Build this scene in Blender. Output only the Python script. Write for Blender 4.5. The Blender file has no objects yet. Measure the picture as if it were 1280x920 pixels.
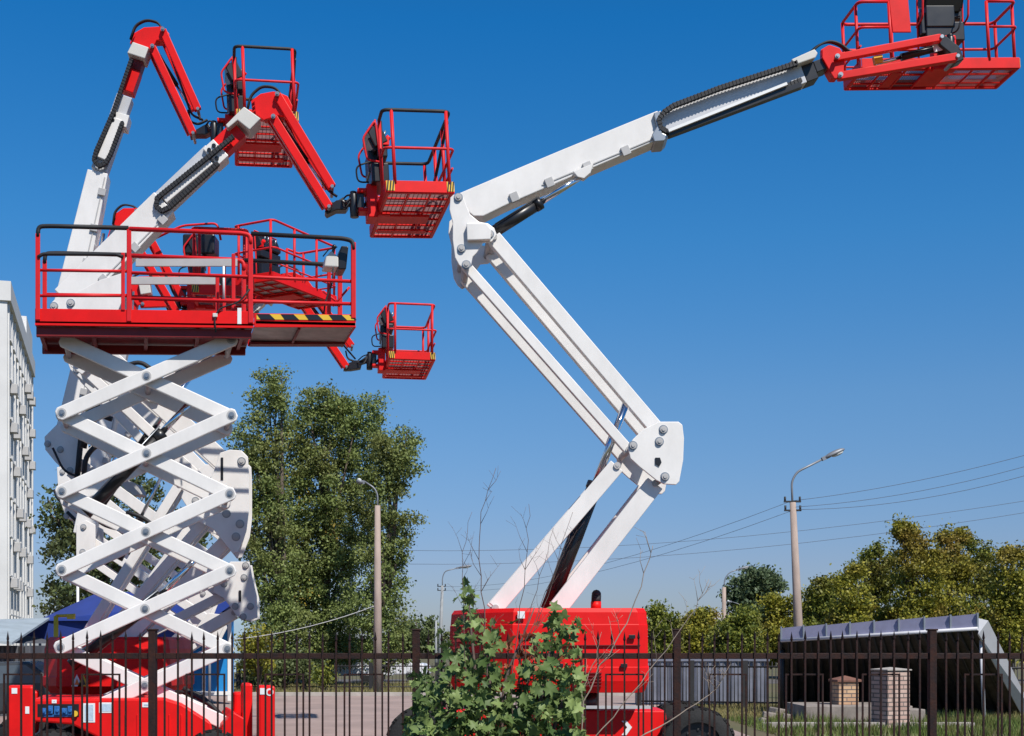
import bpy, math, random
import numpy as np
from mathutils import Vector, Matrix, Euler
R = math.radians
scene = bpy.context.scene
COL = scene.collection
F, H, CX, HY = 1700.0, 1.7, 640.0, 808.0        # focal length in photo pixels, eye height, optical axis, horizon

def P(x, y, Y):
    return Vector(((x-CX)*Y/F, Y, H+(HY-y)*Y/F))
def gy(y):                                       # depth of a ground point seen at photo row y
    return H*F/(y-HY)
random.seed(7); rng = np.random.default_rng(11)

# ------------------------------------------------------------------ materials
MAT = {}
def mat(name, col, rough=.5, metal=0, var=.0, vscale=3.0, bump=0, bscale=40, coat=0, col2=None, spec=.5, stretch=None, trans=0):
    if name in MAT: return MAT[name]
    m = bpy.data.materials.new(name); m.use_nodes = True
    nt = m.node_tree; b = nt.nodes['Principled BSDF']
    b.inputs['Roughness'].default_value = rough; b.inputs['Metallic'].default_value = metal
    b.inputs['Coat Weight'].default_value = coat; b.inputs['Coat Roughness'].default_value = .12
    b.inputs['Specular IOR Level'].default_value = spec
    c = (*col, 1)
    b.inputs['Base Color'].default_value = c
    tc = nt.nodes.new('ShaderNodeTexCoord'); src = tc.outputs['Object']
    if stretch:
        mp = nt.nodes.new('ShaderNodeMapping'); mp.inputs['Scale'].default_value = stretch
        nt.links.new(src, mp.inputs[0]); src = mp.outputs[0]
    if var or col2:
        n = nt.nodes.new('ShaderNodeTexNoise'); n.inputs['Scale'].default_value = vscale; n.inputs['Detail'].default_value = 6
        n.inputs['Roughness'].default_value = .65
        nt.links.new(src, n.inputs['Vector'])
        r = nt.nodes.new('ShaderNodeValToRGB'); nt.links.new(n.outputs['Fac'], r.inputs[0])
        lo = col2 if col2 else tuple(v*(1-var) for v in col)
        r.color_ramp.elements[0].position = .33; r.color_ramp.elements[0].color = (*lo, 1)
        r.color_ramp.elements[1].position = .62; r.color_ramp.elements[1].color = c
        nt.links.new(r.outputs[0], b.inputs['Base Color'])
        mr = nt.nodes.new('ShaderNodeMapRange'); mr.inputs['To Min'].default_value = min(1, rough+.15); mr.inputs['To Max'].default_value = max(.05, rough-.05)
        nt.links.new(n.outputs['Fac'], mr.inputs[0]); nt.links.new(mr.outputs[0], b.inputs['Roughness'])
    if bump:
        n2 = nt.nodes.new('ShaderNodeTexNoise'); n2.inputs['Scale'].default_value = bscale; n2.inputs['Detail'].default_value = 4
        nt.links.new(src, n2.inputs['Vector'])
        bp = nt.nodes.new('ShaderNodeBump'); bp.inputs['Strength'].default_value = bump; bp.inputs['Distance'].default_value = .02
        nt.links.new(n2.outputs['Fac'], bp.inputs['Height']); nt.links.new(bp.outputs[0], b.inputs['Normal'])
    MAT[name] = m
    return m

M_RED = mat('red_paint', (.78, .009, .008), .42, var=.20, vscale=2.6, coat=0, bump=.02, bscale=9, spec=.25)
M_RED2 = mat('red_rail_paint', (.68, .016, .02), .45, spec=.3, var=.2, vscale=5)
M_DRED = mat('dark_red_and_shade', (.20, .006, .007), .5, var=.2, vscale=5)  # seams, slots and vents; under the deck its darker tone stands for shade
M_WHT = mat('white_paint', (.80, .77, .73), .38, var=.15, vscale=1.9, coat=.08, bump=.015, bscale=8, stretch=(1, 1, .5))
M_BOX = mat('cream_plastic', (.62, .60, .55), .5, var=.08)
M_GRY = mat('grey_paint', (.45, .44, .43), .45, var=.12)
M_BLK = mat('black_rubber', (.018, .018, .02), .6, var=.3, vscale=9)
M_BLP = mat('black_paint', (.014, .014, .016), .3, var=.2)
M_STL = mat('brushed_steel', (.34, .36, .38), .35, metal=.75, var=.15, vscale=6)
M_SIL = mat('silver_boom_paint', (.56, .56, .57), .38, metal=.1, var=.12, vscale=4)
M_ROD = mat('chromed_rod', (.75, .77, .8), .12, metal=1)
M_GALV = mat('galvanised_sheet', (.50, .44, .42), .5, metal=.15, var=.35, vscale=4)
M_GRATE = mat('grating_metal', (.34, .17, .17), .55, metal=.1, var=.3)
M_YEL = mat('yellow_paint', (.78, .48, .03), .5, var=.1)
M_STK = mat('white_sticker', (.78, .78, .76), .4)
M_STB = mat('pale_blue_sticker', (.5, .62, .72), .4, var=.2, vscale=40)
M_BLU = mat('blue_hydraulic_plastic', (.03, .16, .45), .4, var=.5, vscale=30)
M_ORG = mat('orange_sticker', (.8, .2, .03), .5)
M_TYRE = mat('tyre_rubber', (.016, .016, .016), .8, var=.4, vscale=6, bump=.3)
M_FEN = mat('rusty_fence_paint', (.018, .012, .012), .6, var=0, vscale=14, col2=(.042, .016, .011), bump=.2, bscale=60, spec=.2)
M_FEN2 = mat('black_fence_paint', (.02, .019, .02), .55, var=.3)
M_CONC = mat('pole_concrete', (.40, .31, .26), .85, var=.28, vscale=3, bump=.2, bscale=30, stretch=(1, 1, .3))
M_LAMP = mat('lamp_metal', (.24, .25, .27), .45, metal=.3, var=.1)
M_TWIG = mat('dry_twig_bark', (.15, .10, .085), .8, var=.4, vscale=12)
M_PTWIG = mat('pale_twig_bark', (.34, .27, .21), .8, var=.35, vscale=12)
M_BARK = mat('tree_bark', (.13, .10, .075), .9, var=.4, vscale=6, bump=.5, bscale=12)

def leafmat(name, c1, c2, c3, scale=.6, tr=.25, patch=None):
    m = bpy.data.materials.new(name); m.use_nodes = True; nt = m.node_tree
    b = nt.nodes['Principled BSDF']; out = nt.nodes['Material Output']
    g = nt.nodes.new('ShaderNodeNewGeometry'); tc = nt.nodes.new('ShaderNodeTexCoord')
    n = nt.nodes.new('ShaderNodeTexNoise'); n.inputs['Scale'].default_value = scale; n.inputs['Detail'].default_value = 3
    nt.links.new(tc.outputs['Object'], n.inputs['Vector'])
    r1 = nt.nodes.new('ShaderNodeValToRGB'); nt.links.new(g.outputs['Random Per Island'], r1.inputs[0])
    r1.color_ramp.elements[0].color = (*c1, 1); r1.color_ramp.elements[1].color = (*c2, 1)
    mx = nt.nodes.new('ShaderNodeMix'); mx.data_type = 'RGBA'
    mr = nt.nodes.new('ShaderNodeMapRange'); mr.inputs['From Min'].default_value = .45; mr.inputs['From Max'].default_value = .68
    nt.links.new(n.outputs['Fac'], mr.inputs[0]); nt.links.new(mr.outputs[0], mx.inputs[0])
    nt.links.new(r1.outputs[0], mx.inputs[6]); mx.inputs[7].default_value = (*c3, 1)
    nt.links.new(mx.outputs[2], b.inputs['Base Color'])
    b.inputs['Roughness'].default_value = .55; b.inputs['Specular IOR Level'].default_value = .35
    t = nt.nodes.new('ShaderNodeBsdfTranslucent'); nt.links.new(mx.outputs[2], t.inputs[0])
    ms = nt.nodes.new('ShaderNodeMixShader'); ms.inputs[0].default_value = tr
    nt.links.new(b.outputs[0], ms.inputs[1]); nt.links.new(t.outputs[0], ms.inputs[2])
    nt.links.new(ms.outputs[0], out.inputs[0])
    return m
L_POP = leafmat('poplar_leaves', (.095, .135, .035), (.30, .36, .11), (.20, .21, .065), .35, tr=.3)
L_DRK = leafmat('dark_tree_leaves', (.07, .10, .035), (.17, .21, .075), (.11, .125, .045), .4, tr=.3)
L_AUT = leafmat('autumn_leaves', (.11, .135, .02), (.40, .36, .045), (.25, .15, .035), .33, tr=.3)
L_OLV = leafmat('olive_leaves', (.075, .115, .022), (.29, .30, .045), (.18, .14, .035), .4, tr=.3)
L_FAR = leafmat('distant_blue_leaves', (.07, .105, .055), (.14, .19, .085), (.09, .13, .06), .3)
L_YEL = leafmat('yellow_leaves', (.30, .24, .03), (.42, .33, .05), (.3, .2, .04), .5)
L_MAP = leafmat('maple_leaves', (.055, .105, .025), (.26, .34, .11), (.08, .13, .035), 2.2, tr=.25)
L_RED = leafmat('reddened_maple_leaves', (.25, .05, .03), (.4, .1, .04), (.3, .12, .03), 2)
L_GRS = leafmat('grass_blades', (.07, .12, .025), (.17, .22, .05), (.16, .15, .05), 1.2)
L_DGRS = leafmat('dry_grass_blades', (.22, .19, .07), (.36, .3, .13), (.18, .18, .06), 1.2)

# ------------------------------------------------------------------ object helpers
def tag(o, label=None, cat=None, group=None, kind=None):
    if label: o['label'] = label
    if cat: o['category'] = cat
    if group: o['group'] = group
    if kind: o['kind'] = kind
    return o
def empty(name, loc, label, cat, group=None):
    o = bpy.data.objects.new(name, None); COL.objects.link(o); o.location = loc
    o.empty_display_size = .2
    return tag(o, label, cat, group)
def wloc(o):
    v = Vector((0, 0, 0))
    while o is not None: v += o.location; o = o.parent
    return v

class MB:
    def __init__(s): s.v = []; s.f = []; s.sm = []
    def add(s, vs, fs, smooth=False):
        n = len(s.v); s.v += [tuple(v) for v in vs]
        s.f += [tuple(i+n for i in f) for f in fs]; s.sm += [smooth]*len(fs)
        return s
    def box(s, c, size, rot=None):
        c = Vector(c); hx, hy, hz = size[0]/2, size[1]/2, size[2]/2
        vs = [Vector((x*hx, y*hy, z*hz)) for x in (-1, 1) for y in (-1, 1) for z in (-1, 1)]
        if rot is not None: vs = [rot @ v for v in vs]
        return s.add([c+v for v in vs], [(0, 1, 3, 2), (4, 6, 7, 5), (0, 4, 5, 1), (2, 3, 7, 6), (0, 2, 6, 4), (1, 5, 7, 3)])
    def box2(s, a, b):
        a = Vector(a); b = Vector(b); return s.box((a+b)/2, [abs(b[i]-a[i]) for i in range(3)])
    def extr(s, pts, off, smooth=False):             # planar polygon (3D points) extruded by a vector
        n = len(pts); off = Vector(off); q = [Vector(p) for p in pts]
        vs = q+[p+off for p in q]
        fs = [tuple(range(n)), tuple(reversed(range(n, 2*n)))]
        s.add(vs, fs)
        k = len(s.v)-2*n
        for i in range(n):
            j = (i+1) % n; s.f.append((k+i, k+i+n, k+j+n, k+j)); s.sm.append(smooth)
        return s
    def plate(s, px, Y, d):                          # photo outline at its own depth Y, d metres thick
        return s.extr([P(x, y, Y) for x, y in px], (0, d, 0))
    def beam(s, a, b, w, Y, d, w2=None):             # box beam, front face at depth Y, w in photo pixels
        a = P(*a, Y); b = P(*b, Y); u = (b-a).normalized(); n = Vector((-u.z, 0, u.x))
        w1 = w*Y/F/2; w2 = (w2 if w2 is not None else w)*Y/F/2
        return s.extr([a+n*w1, b+n*w2, b-n*w2, a-n*w1], (0, d, 0))
    def cyl(s, a, b, r, n=12, r2=None, caps=True):
        a = Vector(a); b = Vector(b); r2 = r if r2 is None else r2
        u = (b-a).normalized(); t = u.orthogonal().normalized(); w = u.cross(t)
        vs = []
        for c, rr in ((a, r), (b, r2)):
            for i in range(n):
                an = 2*math.pi*i/n; vs.append(c+(t*math.cos(an)+w*math.sin(an))*rr)
        s.add(vs, [(i, (i+1) % n, n+(i+1) % n, n+i) for i in range(n)], True)
        if caps:
            k = len(s.v)-2*n
            s.f += [tuple(k+i for i in reversed(range(n))), tuple(k+n+i for i in range(n))]; s.sm += [False, False]
        return s
    def tube(s, pts, r, n=8, r2=None, fillet=0):
        pts = [Vector(p) for p in pts]
        if fillet: pts = rounded(pts, fillet)
        m = len(pts); rings = []; t = None
        for i, p in enumerate(pts):
            d = (pts[min(i+1, m-1)]-pts[max(i-1, 0)]).normalized()
            if t is None: t = d.orthogonal().normalized()
            t = (t-d*t.dot(d)).normalized(); w = d.cross(t)
            rr = r if r2 is None else r+(r2-r)*i/(m-1)
            rings.append([p+(t*math.cos(2*math.pi*k/n)+w*math.sin(2*math.pi*k/n))*rr for k in range(n)])
        vs = [v for g in rings for v in g]
        fs = [(i*n+k, i*n+(k+1) % n, (i+1)*n+(k+1) % n, (i+1)*n+k) for i in range(m-1) for k in range(n)]
        s.add(vs, fs, True)
        k0 = len(s.v)-m*n
        s.f += [tuple(k0+i for i in reversed(range(n))), tuple(k0+(m-1)*n+i for i in range(n))]; s.sm += [False, False]
        return s
    def sphere(s, c, r, n=10, sc=(1, 1, 1)):
        c = Vector(c); vs = []; m = n//2
        for i in range(m+1):
            th = math.pi*i/m
            for k in range(n):
                ph = 2*math.pi*k/n
                vs.append(c+Vector((math.sin(th)*math.cos(ph)*sc[0], math.sin(th)*math.sin(ph)*sc[1], math.cos(th)*sc[2]))*r)
        return s.add(vs, [(i*n+k, (i+1)*n+k, (i+1)*n+(k+1) % n, i*n+(k+1) % n) for i in range(m) for k in range(n)], True)
    def xf(s, M):
        s.v = [tuple(M @ Vector(v)) for v in s.v]; return s
    def build(s, name, m, parent=None, bevel=0, label=None, loc=None):
        o_loc = Vector(loc) if loc is not None else (wloc(parent) if parent else Vector((0, 0, 0)))
        me = bpy.data.meshes.new(name)
        me.from_pydata([tuple(Vector(v)-o_loc) for v in s.v], [], s.f)
        me.materials.append(m)
        me.polygons.foreach_set('use_smooth', s.sm)
        import bmesh
        b = bmesh.new(); b.from_mesh(me); bmesh.ops.recalc_face_normals(b, faces=b.faces); b.to_mesh(me); b.free()
        me.update()
        o = bpy.data.objects.new(name, me); COL.objects.link(o)
        if parent: o.parent = parent
        elif loc is not None: o.location = loc
        if bevel:
            md = o.modifiers.new('bevel', 'BEVEL'); md.width = bevel; md.segments = 2; md.limit_method = 'ANGLE'; md.angle_limit = R(40)
        if label: o['label'] = label
        return o
def rounded(pts, rad, k=4):
    out = [pts[0]]
    for i in range(1, len(pts)-1):
        a, b, c = pts[i-1], pts[i], pts[i+1]
        r = min(rad, (a-b).length*.45, (c-b).length*.45)
        p = b+(a-b).normalized()*r; q = b+(c-b).normalized()*r
        for j in range(k+1):
            t = j/k; out.append(p*(1-t)**2+b*2*t*(1-t)+q*t*t)
    out.append(pts[-1]); return out
def arc(cx, cy, rx, ry, a0, a1, n=8):
    return [(cx+rx*math.cos(R(a0+(a1-a0)*i/n)), cy-ry*math.sin(R(a0+(a1-a0)*i/n))) for i in range(n+1)]

# ------------------------------------------------------------------ camera, world, sun
cam = bpy.data.cameras.new('camera'); co = bpy.data.objects.new('camera', cam); COL.objects.link(co)
co.location = (0, 0, H); co.rotation_euler = (R(90), 0, 0)
cam.sensor_width = 36; cam.lens = 36*F/1280; cam.shift_y = (HY-460)/1280; cam.clip_end = 3000; cam.clip_start = .1
scene.camera = co
AZ, EL = R(30), R(50)
w = bpy.data.worlds.new('World'); scene.world = w; w.use_nodes = True
nt = w.node_tree; bg = nt.nodes['Background']; sky = nt.nodes.new('ShaderNodeTexSky')
sky.sky_type = 'NISHITA'; sky.sun_disc = False; sky.sun_elevation = EL; sky.sun_rotation = math.pi-AZ
sky.air_density = 1.0; sky.dust_density = .35; sky.ozone_density = 3.0; sky.altitude = 200
hsv = nt.nodes.new('ShaderNodeHueSaturation'); hsv.inputs['Saturation'].default_value = 1.12
nt.links.new(sky.outputs[0], hsv.inputs['Color'])
tcw = nt.nodes.new('ShaderNodeTexCoord'); sxz = nt.nodes.new('ShaderNodeSeparateXYZ'); rmp = nt.nodes.new('ShaderNodeValToRGB'); mxw = nt.nodes.new('ShaderNodeMix'); mxw.data_type = 'RGBA'; mxw.blend_type = 'MULTIPLY'; mxw.inputs[0].default_value = 1
nt.links.new(tcw.outputs['Generated'], sxz.inputs[0]); nt.links.new(sxz.outputs[2], rmp.inputs[0])
stops = [(0, (.36, .40, .58)), (.06, (.40, .44, .62)), (.12, (.42, .52, .67)), (.178, (.42, .59, .73)), (.286, (.25, .66, .87)), (.42, (.09, .64, .95)), (.6, (.22, .44, .60))]
el = rmp.color_ramp.elements
el[0].position, el[0].color = stops[0][0], (*stops[0][1], 1); el[1].position, el[1].color = stops[-1][0], (*stops[-1][1], 1)
for p_, c_ in stops[1:-1]: e_ = el.new(p_); e_.color = (*c_, 1)
nt.links.new(hsv.outputs[0], mxw.inputs[6]); nt.links.new(rmp.outputs[0], mxw.inputs[7]); nt.links.new(mxw.outputs[2], bg.inputs[0]); bg.inputs[1].default_value = .110
sl = bpy.data.lights.new('sun', 'SUN'); sl.energy = 4.2; sl.angle = R(.53); sl.color = (1, .955, .89)
so = bpy.data.objects.new('sun', sl); COL.objects.link(so); so.location = (20, -20, 40)
sd = Vector((math.sin(AZ)*math.cos(EL), -math.cos(AZ)*math.cos(EL), math.sin(EL)))
so.rotation_euler = sd.to_track_quat('Z', 'Y').to_euler()
scene.view_settings.view_transform = 'Standard'; scene.view_settings.look = 'None'
scene.view_settings.exposure = 0.34; scene.view_settings.gamma = 1

# ------------------------------------------------------------------ ground
def sheet(name, pts, z, m, kind='structure'):
    o = MB().add([(x, y, z) for x, y in pts], [tuple(range(len(pts)))]).build(name, m); tag(o, kind=kind); return o
M_GND = mat('ground_soil_grass', (.095, .095, .035), .95, vscale=.25, col2=(.13, .10, .055), bump=.6, bscale=3)
M_LOT = mat('lot_asphalt', (.37, .27, .235), .9, vscale=.5, col2=(.27, .20, .175), bump=.15, bscale=25)
M_KERB = mat('kerb_concrete', (.42, .38, .34), .85, var=.3, vscale=2)
sheet('ground', [(-900, -60), (900, -60), (900, 1500), (-900, 1500)], 0, M_GND)
sheet('parking_lot', [(-40, 4), (4.5, 4), (4.5, 46.4), (-40, 46.4)], .004, M_LOT)
sheet('bounce_cutting_ground', [(-40, 4), (4.4, 4), (4.4, 24.5), (-40, 24.5)], .008, mat('bounce_cutting_dark', (.075, .068, .062), .9, var=.3, vscale=.5, bump=.2, bscale=25))  # added unseen dark ground, lowers the light bounced onto undersides
sheet('road', [(-200, 62), (200, 62), (200, 70), (-200, 70)], .004, mat('road_asphalt', (.12, .11, .105), .9, var=.2))
for nm, a, b in (('kerb', (-40, 46.4, 0), (4.5, 46.65, .13)), ('kerb', (5.2, 28.2, 0), (9.6, 28.4, .12))):
    tag(MB().box2(a, b).build(nm, M_KERB, bevel=.01), kind='structure')

# ------------------------------------------------------------------ foliage
def np_mesh(name, V, Fc, m, parent=None, loc=None, smooth=False):
    me = bpy.data.meshes.new(name); n = len(V); k = Fc.shape[1]; nf = len(Fc)
    off = np.array(wloc(parent)) if parent else (np.array(loc) if loc is not None else np.zeros(3))
    me.vertices.add(n); me.vertices.foreach_set('co', (V-off).astype(np.float32).ravel())
    me.loops.add(nf*k); me.loops.foreach_set('vertex_index', Fc.astype(np.int32).ravel())
    me.polygons.add(nf); me.polygons.foreach_set('loop_start', np.arange(0, nf*k, k, dtype=np.int32))
    me.polygons.foreach_set('loop_total', np.full(nf, k, dtype=np.int32))
    me.materials.append(m); me.update(); me.validate()
    o = bpy.data.objects.new(name, me); COL.objects.link(o)
    if parent: o.parent = parent
    elif loc is not None: o.location = loc
    return o
def leaves(C, size, up=.35):
    n = len(C)
    N = rng.normal(size=(n, 3)); N[:, 2] += up; N /= np.linalg.norm(N, axis=1)[:, None]
    T = np.cross(N, rng.normal(size=(n, 3))); T /= np.linalg.norm(T, axis=1)[:, None]
    B = np.cross(N, T); s = size*rng.uniform(.6, 1.35, n)[:, None]
    V = np.stack([C-T*s*.5, C+B*s*.32+N*s*.08, C+T*s*.5, C-B*s*.32+N*s*.08], 1).reshape(-1, 3)
    return V, np.arange(4*n).reshape(n, 4)
def tree(label, blobs, Y, m, size=.18, dens=1.0, group=None, trunk_r=.22, base=None, name='tree', yellow=0, cat='tree', clump=.5):
    """blobs: (px x, px y, px rx, px ry) ellipses of crown at depth Y"""
    s = Y/F
    bx = base if base else sum(b[0]*b[2]*b[3] for b in blobs)/sum(b[2]*b[3] for b in blobs)
    root = empty(name, ((bx-CX)*s, Y, 0), label, cat, group)
    allC = []; cents = []
    for (x, y, rx, ry) in blobs:
        c = np.array(P(x, y, Y)); rad = np.array([rx*s, min(rx*s, 3.2)*.9, ry*s])
        nc = max(6, int(dens*7.5*(rad[0]*rad[1]*rad[2])**(2/3.)/clump**2))
        d = rng.normal(size=(nc, 3)); d /= np.linalg.norm(d, axis=1)[:, None]
        rr = rng.uniform(.12, 1.0, nc)**.6
        cc = c+d*rad*rr[:, None]
        cc[:, 2] = np.maximum(cc[:, 2], .5)
        cents.append(cc)
        for q in cc:
            k = int(rng.uniform(.4, 1.6)*60*dens*(.18/size)**1.4*(clump/.5)**2)
            g = rng.normal(size=(k, 3))*np.array([1, 1, .72])*clump*.42*rng.uniform(.7, 1.25)
            allC.append(q+g)
    C = np.concatenate(allC); C[:, 2] = np.maximum(C[:, 2], .15)
    V, Fc = leaves(C, size); np_mesh('crown', V, Fc, m, root)
    if yellow:
        cc = np.concatenate(cents); sel = cc[rng.choice(len(cc), yellow)]
        C2 = np.concatenate([q+rng.normal(size=(30, 3))*.3 for q in sel])
        C2[:, 1] -= .5
        V, Fc = leaves(C2, size); o = np_mesh('yellow_foliage', V, Fc, L_YEL, root); o['label'] = 'yellowed leaves on a branch'
    tb = MB(); b0 = Vector(((bx-CX)*s, Y, -.05)); cc = np.concatenate(cents)
    top = Vector(cc[np.argmax(cc[:, 2])]); hh = top.z
    mid = [b0, b0+Vector((.1, 0, hh*.3)), Vector((b0.x*.6+top.x*.4, Y, hh*.6)), top]
    tb.tube(mid, trunk_r*.8, 9, r2=.02)
    for q in cc[rng.choice(len(cc), min(len(cc), 16), replace=False)]:
        q = Vector(q); t = rng.uniform(.25, .7)
        st = b0.lerp(top, t*q.z/max(hh, .1)*.9)
        tb.tube([st, st.lerp(q, .5)+Vector((0, 0, .2)), q], trunk_r*.32, 6, r2=.015)
    tb.build('trunk', M_BARK, root)
    return root

# ------------------------------------------------------------------ lift parts
def pins(mb, pts, Y, r=.035, d=.03):
    for x, y in pts:
        c = P(x, y, Y); mb.cyl(c+Vector((0, -d, 0)), c+Vector((0, .02, 0)), r, 12); mb.cyl(c+Vector((0, -d-.012, 0)), c+Vector((0, -d, 0)), r*.55, 6)

def track(pxs, Y, th, dep):                       # drag chain of link plates along a pixel path
    mb = MB(); pts = [P(x, y, Y) for x, y in pxs]
    seg = [(pts[i+1]-pts[i]).length for i in range(len(pts)-1)]; L = sum(seg); step = .048
    n = int(L/step)
    def at(t):
        for i, s_ in enumerate(seg):
            if t <= s_ or i == len(seg)-1:
                return pts[i].lerp(pts[i+1], min(1, t/s_)), (pts[i+1]-pts[i]).normalized()
            t -= s_
    for i in range(n):
        c, u = at((i+.5)*L/n); a = math.atan2(u.z, u.x)
        rot = Matrix.Rotation(-a, 3, 'Y')
        mb.box(c+Vector((0, dep/2, 0)), (step*.98, dep, th), rot)
        c2, u = at(i*L/n)
        mb.box(c2+Vector((0, dep/2, 0)), (step*.35, dep+.012, th*1.14), rot)
    return mb

def hazard(parent, a, b, z0, z1, xf, n=4):         # yellow plate with slanted black bars, in basket space on the y face
    w_ = b[0]-a[0]; y = a[1]
    p = MB().box2((a[0], y, z0), (b[0], y-.004, z1)).xf(xf).build('hazard_sticker', M_YEL, parent)
    k = MB(); st = w_/n; h = z1-z0
    for i in range(n):
        x0 = a[0]+i*st
        k.extr([(x0, y-.0075, z0), (x0+st*.5, y-.0075, z0), (min(b[0], x0+st*1.0), y-.0075, z1), (x0+st*.5, y-.0075, z1)], (0, .003, 0))
    k.xf(xf).build('hazard_bars', M_BLP, parent)

def basket(root, c, yaw, roll=0, L=1.96, W=.9, zt=1.1, foam=True, plate_floor=False, boxside=0):
    xf = Matrix.Translation(c) @ Matrix.Rotation(R(roll), 4, 'Y') @ Matrix.Rotation(R(yaw), 4, 'Z')
    hx, hy = W/2, L/2
    fr = MB()                                      # floor frame: perimeter, joists, beam to the mount
    for sx in (-1, 1): fr.box((sx*(hx-.02), 0, .02), (.04, L, .04))
    for sy in (-1, 1): fr.box((0, sy*(hy-.02), .02), (W-.08, .04, .04))
    for i in range(1, 7):
        fr.box((0, -hy+L*i/7, .018), (W-.08, .022, .03))
    for x in (-.15, .15): fr.box((x, 0, .016), (.022, L-.08, .026))
    fr.box((-.15, .05, -.015), (W-.1, .32, .035)); fr.box((-.05, .62, -.008), (W-.2, .14, .03))
    b = fr.xf(xf).build('basket', M_RED, root, bevel=.004)
    g = MB()
    if plate_floor: g.box((0, 0, .045), (W-.06, L-.06, .006))
    else:
        n = int(L/.034)
        for i in range(n): g.box((0, -hy+.03+(L-.06)*i/(n-1), .045), (W-.06, .014, .008))
        for i in range(15): g.box((-hx+.05+(W-.1)*i/14, 0, .043), (.008, L-.06, .006))
    g.xf(xf).build('floor_grating', M_GRATE if not plate_floor else M_GALV, b)
    t = MB()                                       # toe boards
    t.box((0, -hy-.008, .085), (W, .012, .15)); t.box((0, hy+.008, .085), (W, .012, .15))
    t.box((hx+.008, 0, .085), (.012, L, .15)); t.box((-hx-.008, 0, .085), (.012, L, .15))
    t.xf(xf).build('toe_board', M_RED, b, bevel=.003)
    # rails
    r_ = .022
    posts = [(-hx+.12, -hy), (hx-.05, -hy), (-hx+.12, hy), (hx-.05, hy), (hx, -hy*.35), (hx, hy*.35), (-hx, -hy*.62), (-hx, hy*.62)]
    for (x, y) in posts:
        zz = zt
        MB().tube([(x, y, .12), (x, y, zz)], r_*1.1, 8).xf(xf).build('rail_post', M_RED2, b)
    tr = MB()
    ring = [(-hx, -hy*.62, zt), (-hx, -hy, zt), (hx, -hy, zt), (hx, hy, zt), (-hx, hy, zt), (-hx, hy*.62, zt)]
    tr.tube(ring, .024 if foam else r_, 8, fillet=.1)
    if foam:
        tr.tube([(-hx+.02, -hy*.6, zt), (-hx+.02, -hy*.6, .5)], .022, 8)
        tr.tube([(-hx, hy, .52), (hx-.1, hy, .52), (hx, hy*.7, .6), (hx, -hy*.8, zt-.06)], .022, 8, fillet=.15)
    tr.xf(xf).build('top_rail', M_BLK if foam else M_RED2, b)
    mr = MB()
    mr.tube([(-hx, -hy*.62, .6), (-hx, -hy, .6), (hx+.03, -hy, .6), (hx+.03, hy, .6), (-hx, hy, .6), (-hx, hy*.62, .6)], r_*.85, 8, fillet=.08)
    mr.tube([(hx, -hy, .34), (hx, hy, .34), (-hx, hy, .34)], r_*.7, 8, fillet=.06)
    mr.xf(xf).build('mid_rail', M_RED2, b)
    # console
    cb = MB(); rx = Matrix.Rotation(R(-25), 3, 'Y')
    cb.box((-hx+.02, -.05, .93), (.24, .52, .2), rx); cb.box((-hx+.06, -.05, .78), (.14, .6, .14)); cb.box((-hx-.02, .18, .62), (.12, .22, .3))
    cb.box((-hx+.02, -.05, .50), (.24, .56, .26)); cb.box((-hx+.0, -.05, 1.0), (.2, .6, .26), rx); cb.box((-hx-.04, .02, .70), (.16, .42, .3))
    cx = cb.xf(xf).build('control_console', M_BLP, b, bevel=.015)
    dd = MB()
    for y in (-.22, -.12, -.02, .1): dd.cyl((-hx+.1, y, 1.02), (-hx+.13, y, 1.11), .014, 8)
    dd.box((-hx-.05, -.06, 1.045), (.12, .26, .006), rx)
    dd.xf(xf).build('console_panel', M_STL, cx)
    es = MB(); es.cyl((-hx+.12, -.29, .95), (-hx+.17, -.31, 1.0), .035, 10); es.box((-hx+.1, -.325, .93), (.12, .03, .1))
    es.xf(xf).build('stop_button', M_RED, cx)
    gd = MB()
    for y in (-.36, .3):
        gd.tube([(-hx+.06, y, .62), (-hx-.16, y, .66), (-hx-.2, y, .95), (-hx-.02, y, 1.2), (-hx+.02, y, .7), (-hx+.04, y, .12)], .015, 7, fillet=.05)
    gd.tube([(-hx-.02, -.36, 1.2), (-hx-.02, .3, 1.2)], .014, 7)
    gd.xf(xf).build('console_guard', M_RED2, b)
    hs = MB()
    hs.tube([(-hx-.06, -.2, .7), (-hx-.3, -.2, .62), (-hx-.28, -.15, .42), (-hx-.12, -.1, .44)], .012, 6, fillet=.08)
    hs.tube([(-hx-.05, 0, .5), (-hx-.1, .02, .3), (-hx-.2, .02, .12), (-hx-.3, .05, .1)], .018, 6, fillet=.05)
    hs.xf(xf).build('control_cable', M_BLK, b)
    mt = MB()                                       # bracket on the long side
    mt.box((-hx-.09, 0, .17), (.14, .34, .46)); mt.box((-hx-.2, 0, .33), (.16, .22, .06)); mt.box((-hx-.2, 0, .06), (.16, .22, .05))
    mt.box((-hx+.0, 0, .0), (.3, .3, .06))
    mt.xf(xf).build('mount_bracket', M_RED, b, bevel=.012)
    rt = MB(); rt.cyl((-hx-.33, 0, -.02), (-hx-.33, 0, .30), .06, 14); rt.cyl((-hx-.33, 0, .30), (-hx-.33, 0, .34), .045, 12)
    rt.box((-hx-.24, 0, .2), (.1, .12, .2))
    rt.xf(xf).build('rotator', M_BLP, b, bevel=.006)
    if not plate_floor:
        hazard(b, (-hx, -hy-.016, 0), (-hx+.11, 0, 0), .025, .155, xf, 3); hazard(b, (hx-.09, -hy-.016, 0), (hx+.01, 0, 0), .025, .155, xf, 3)
    return xf

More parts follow.
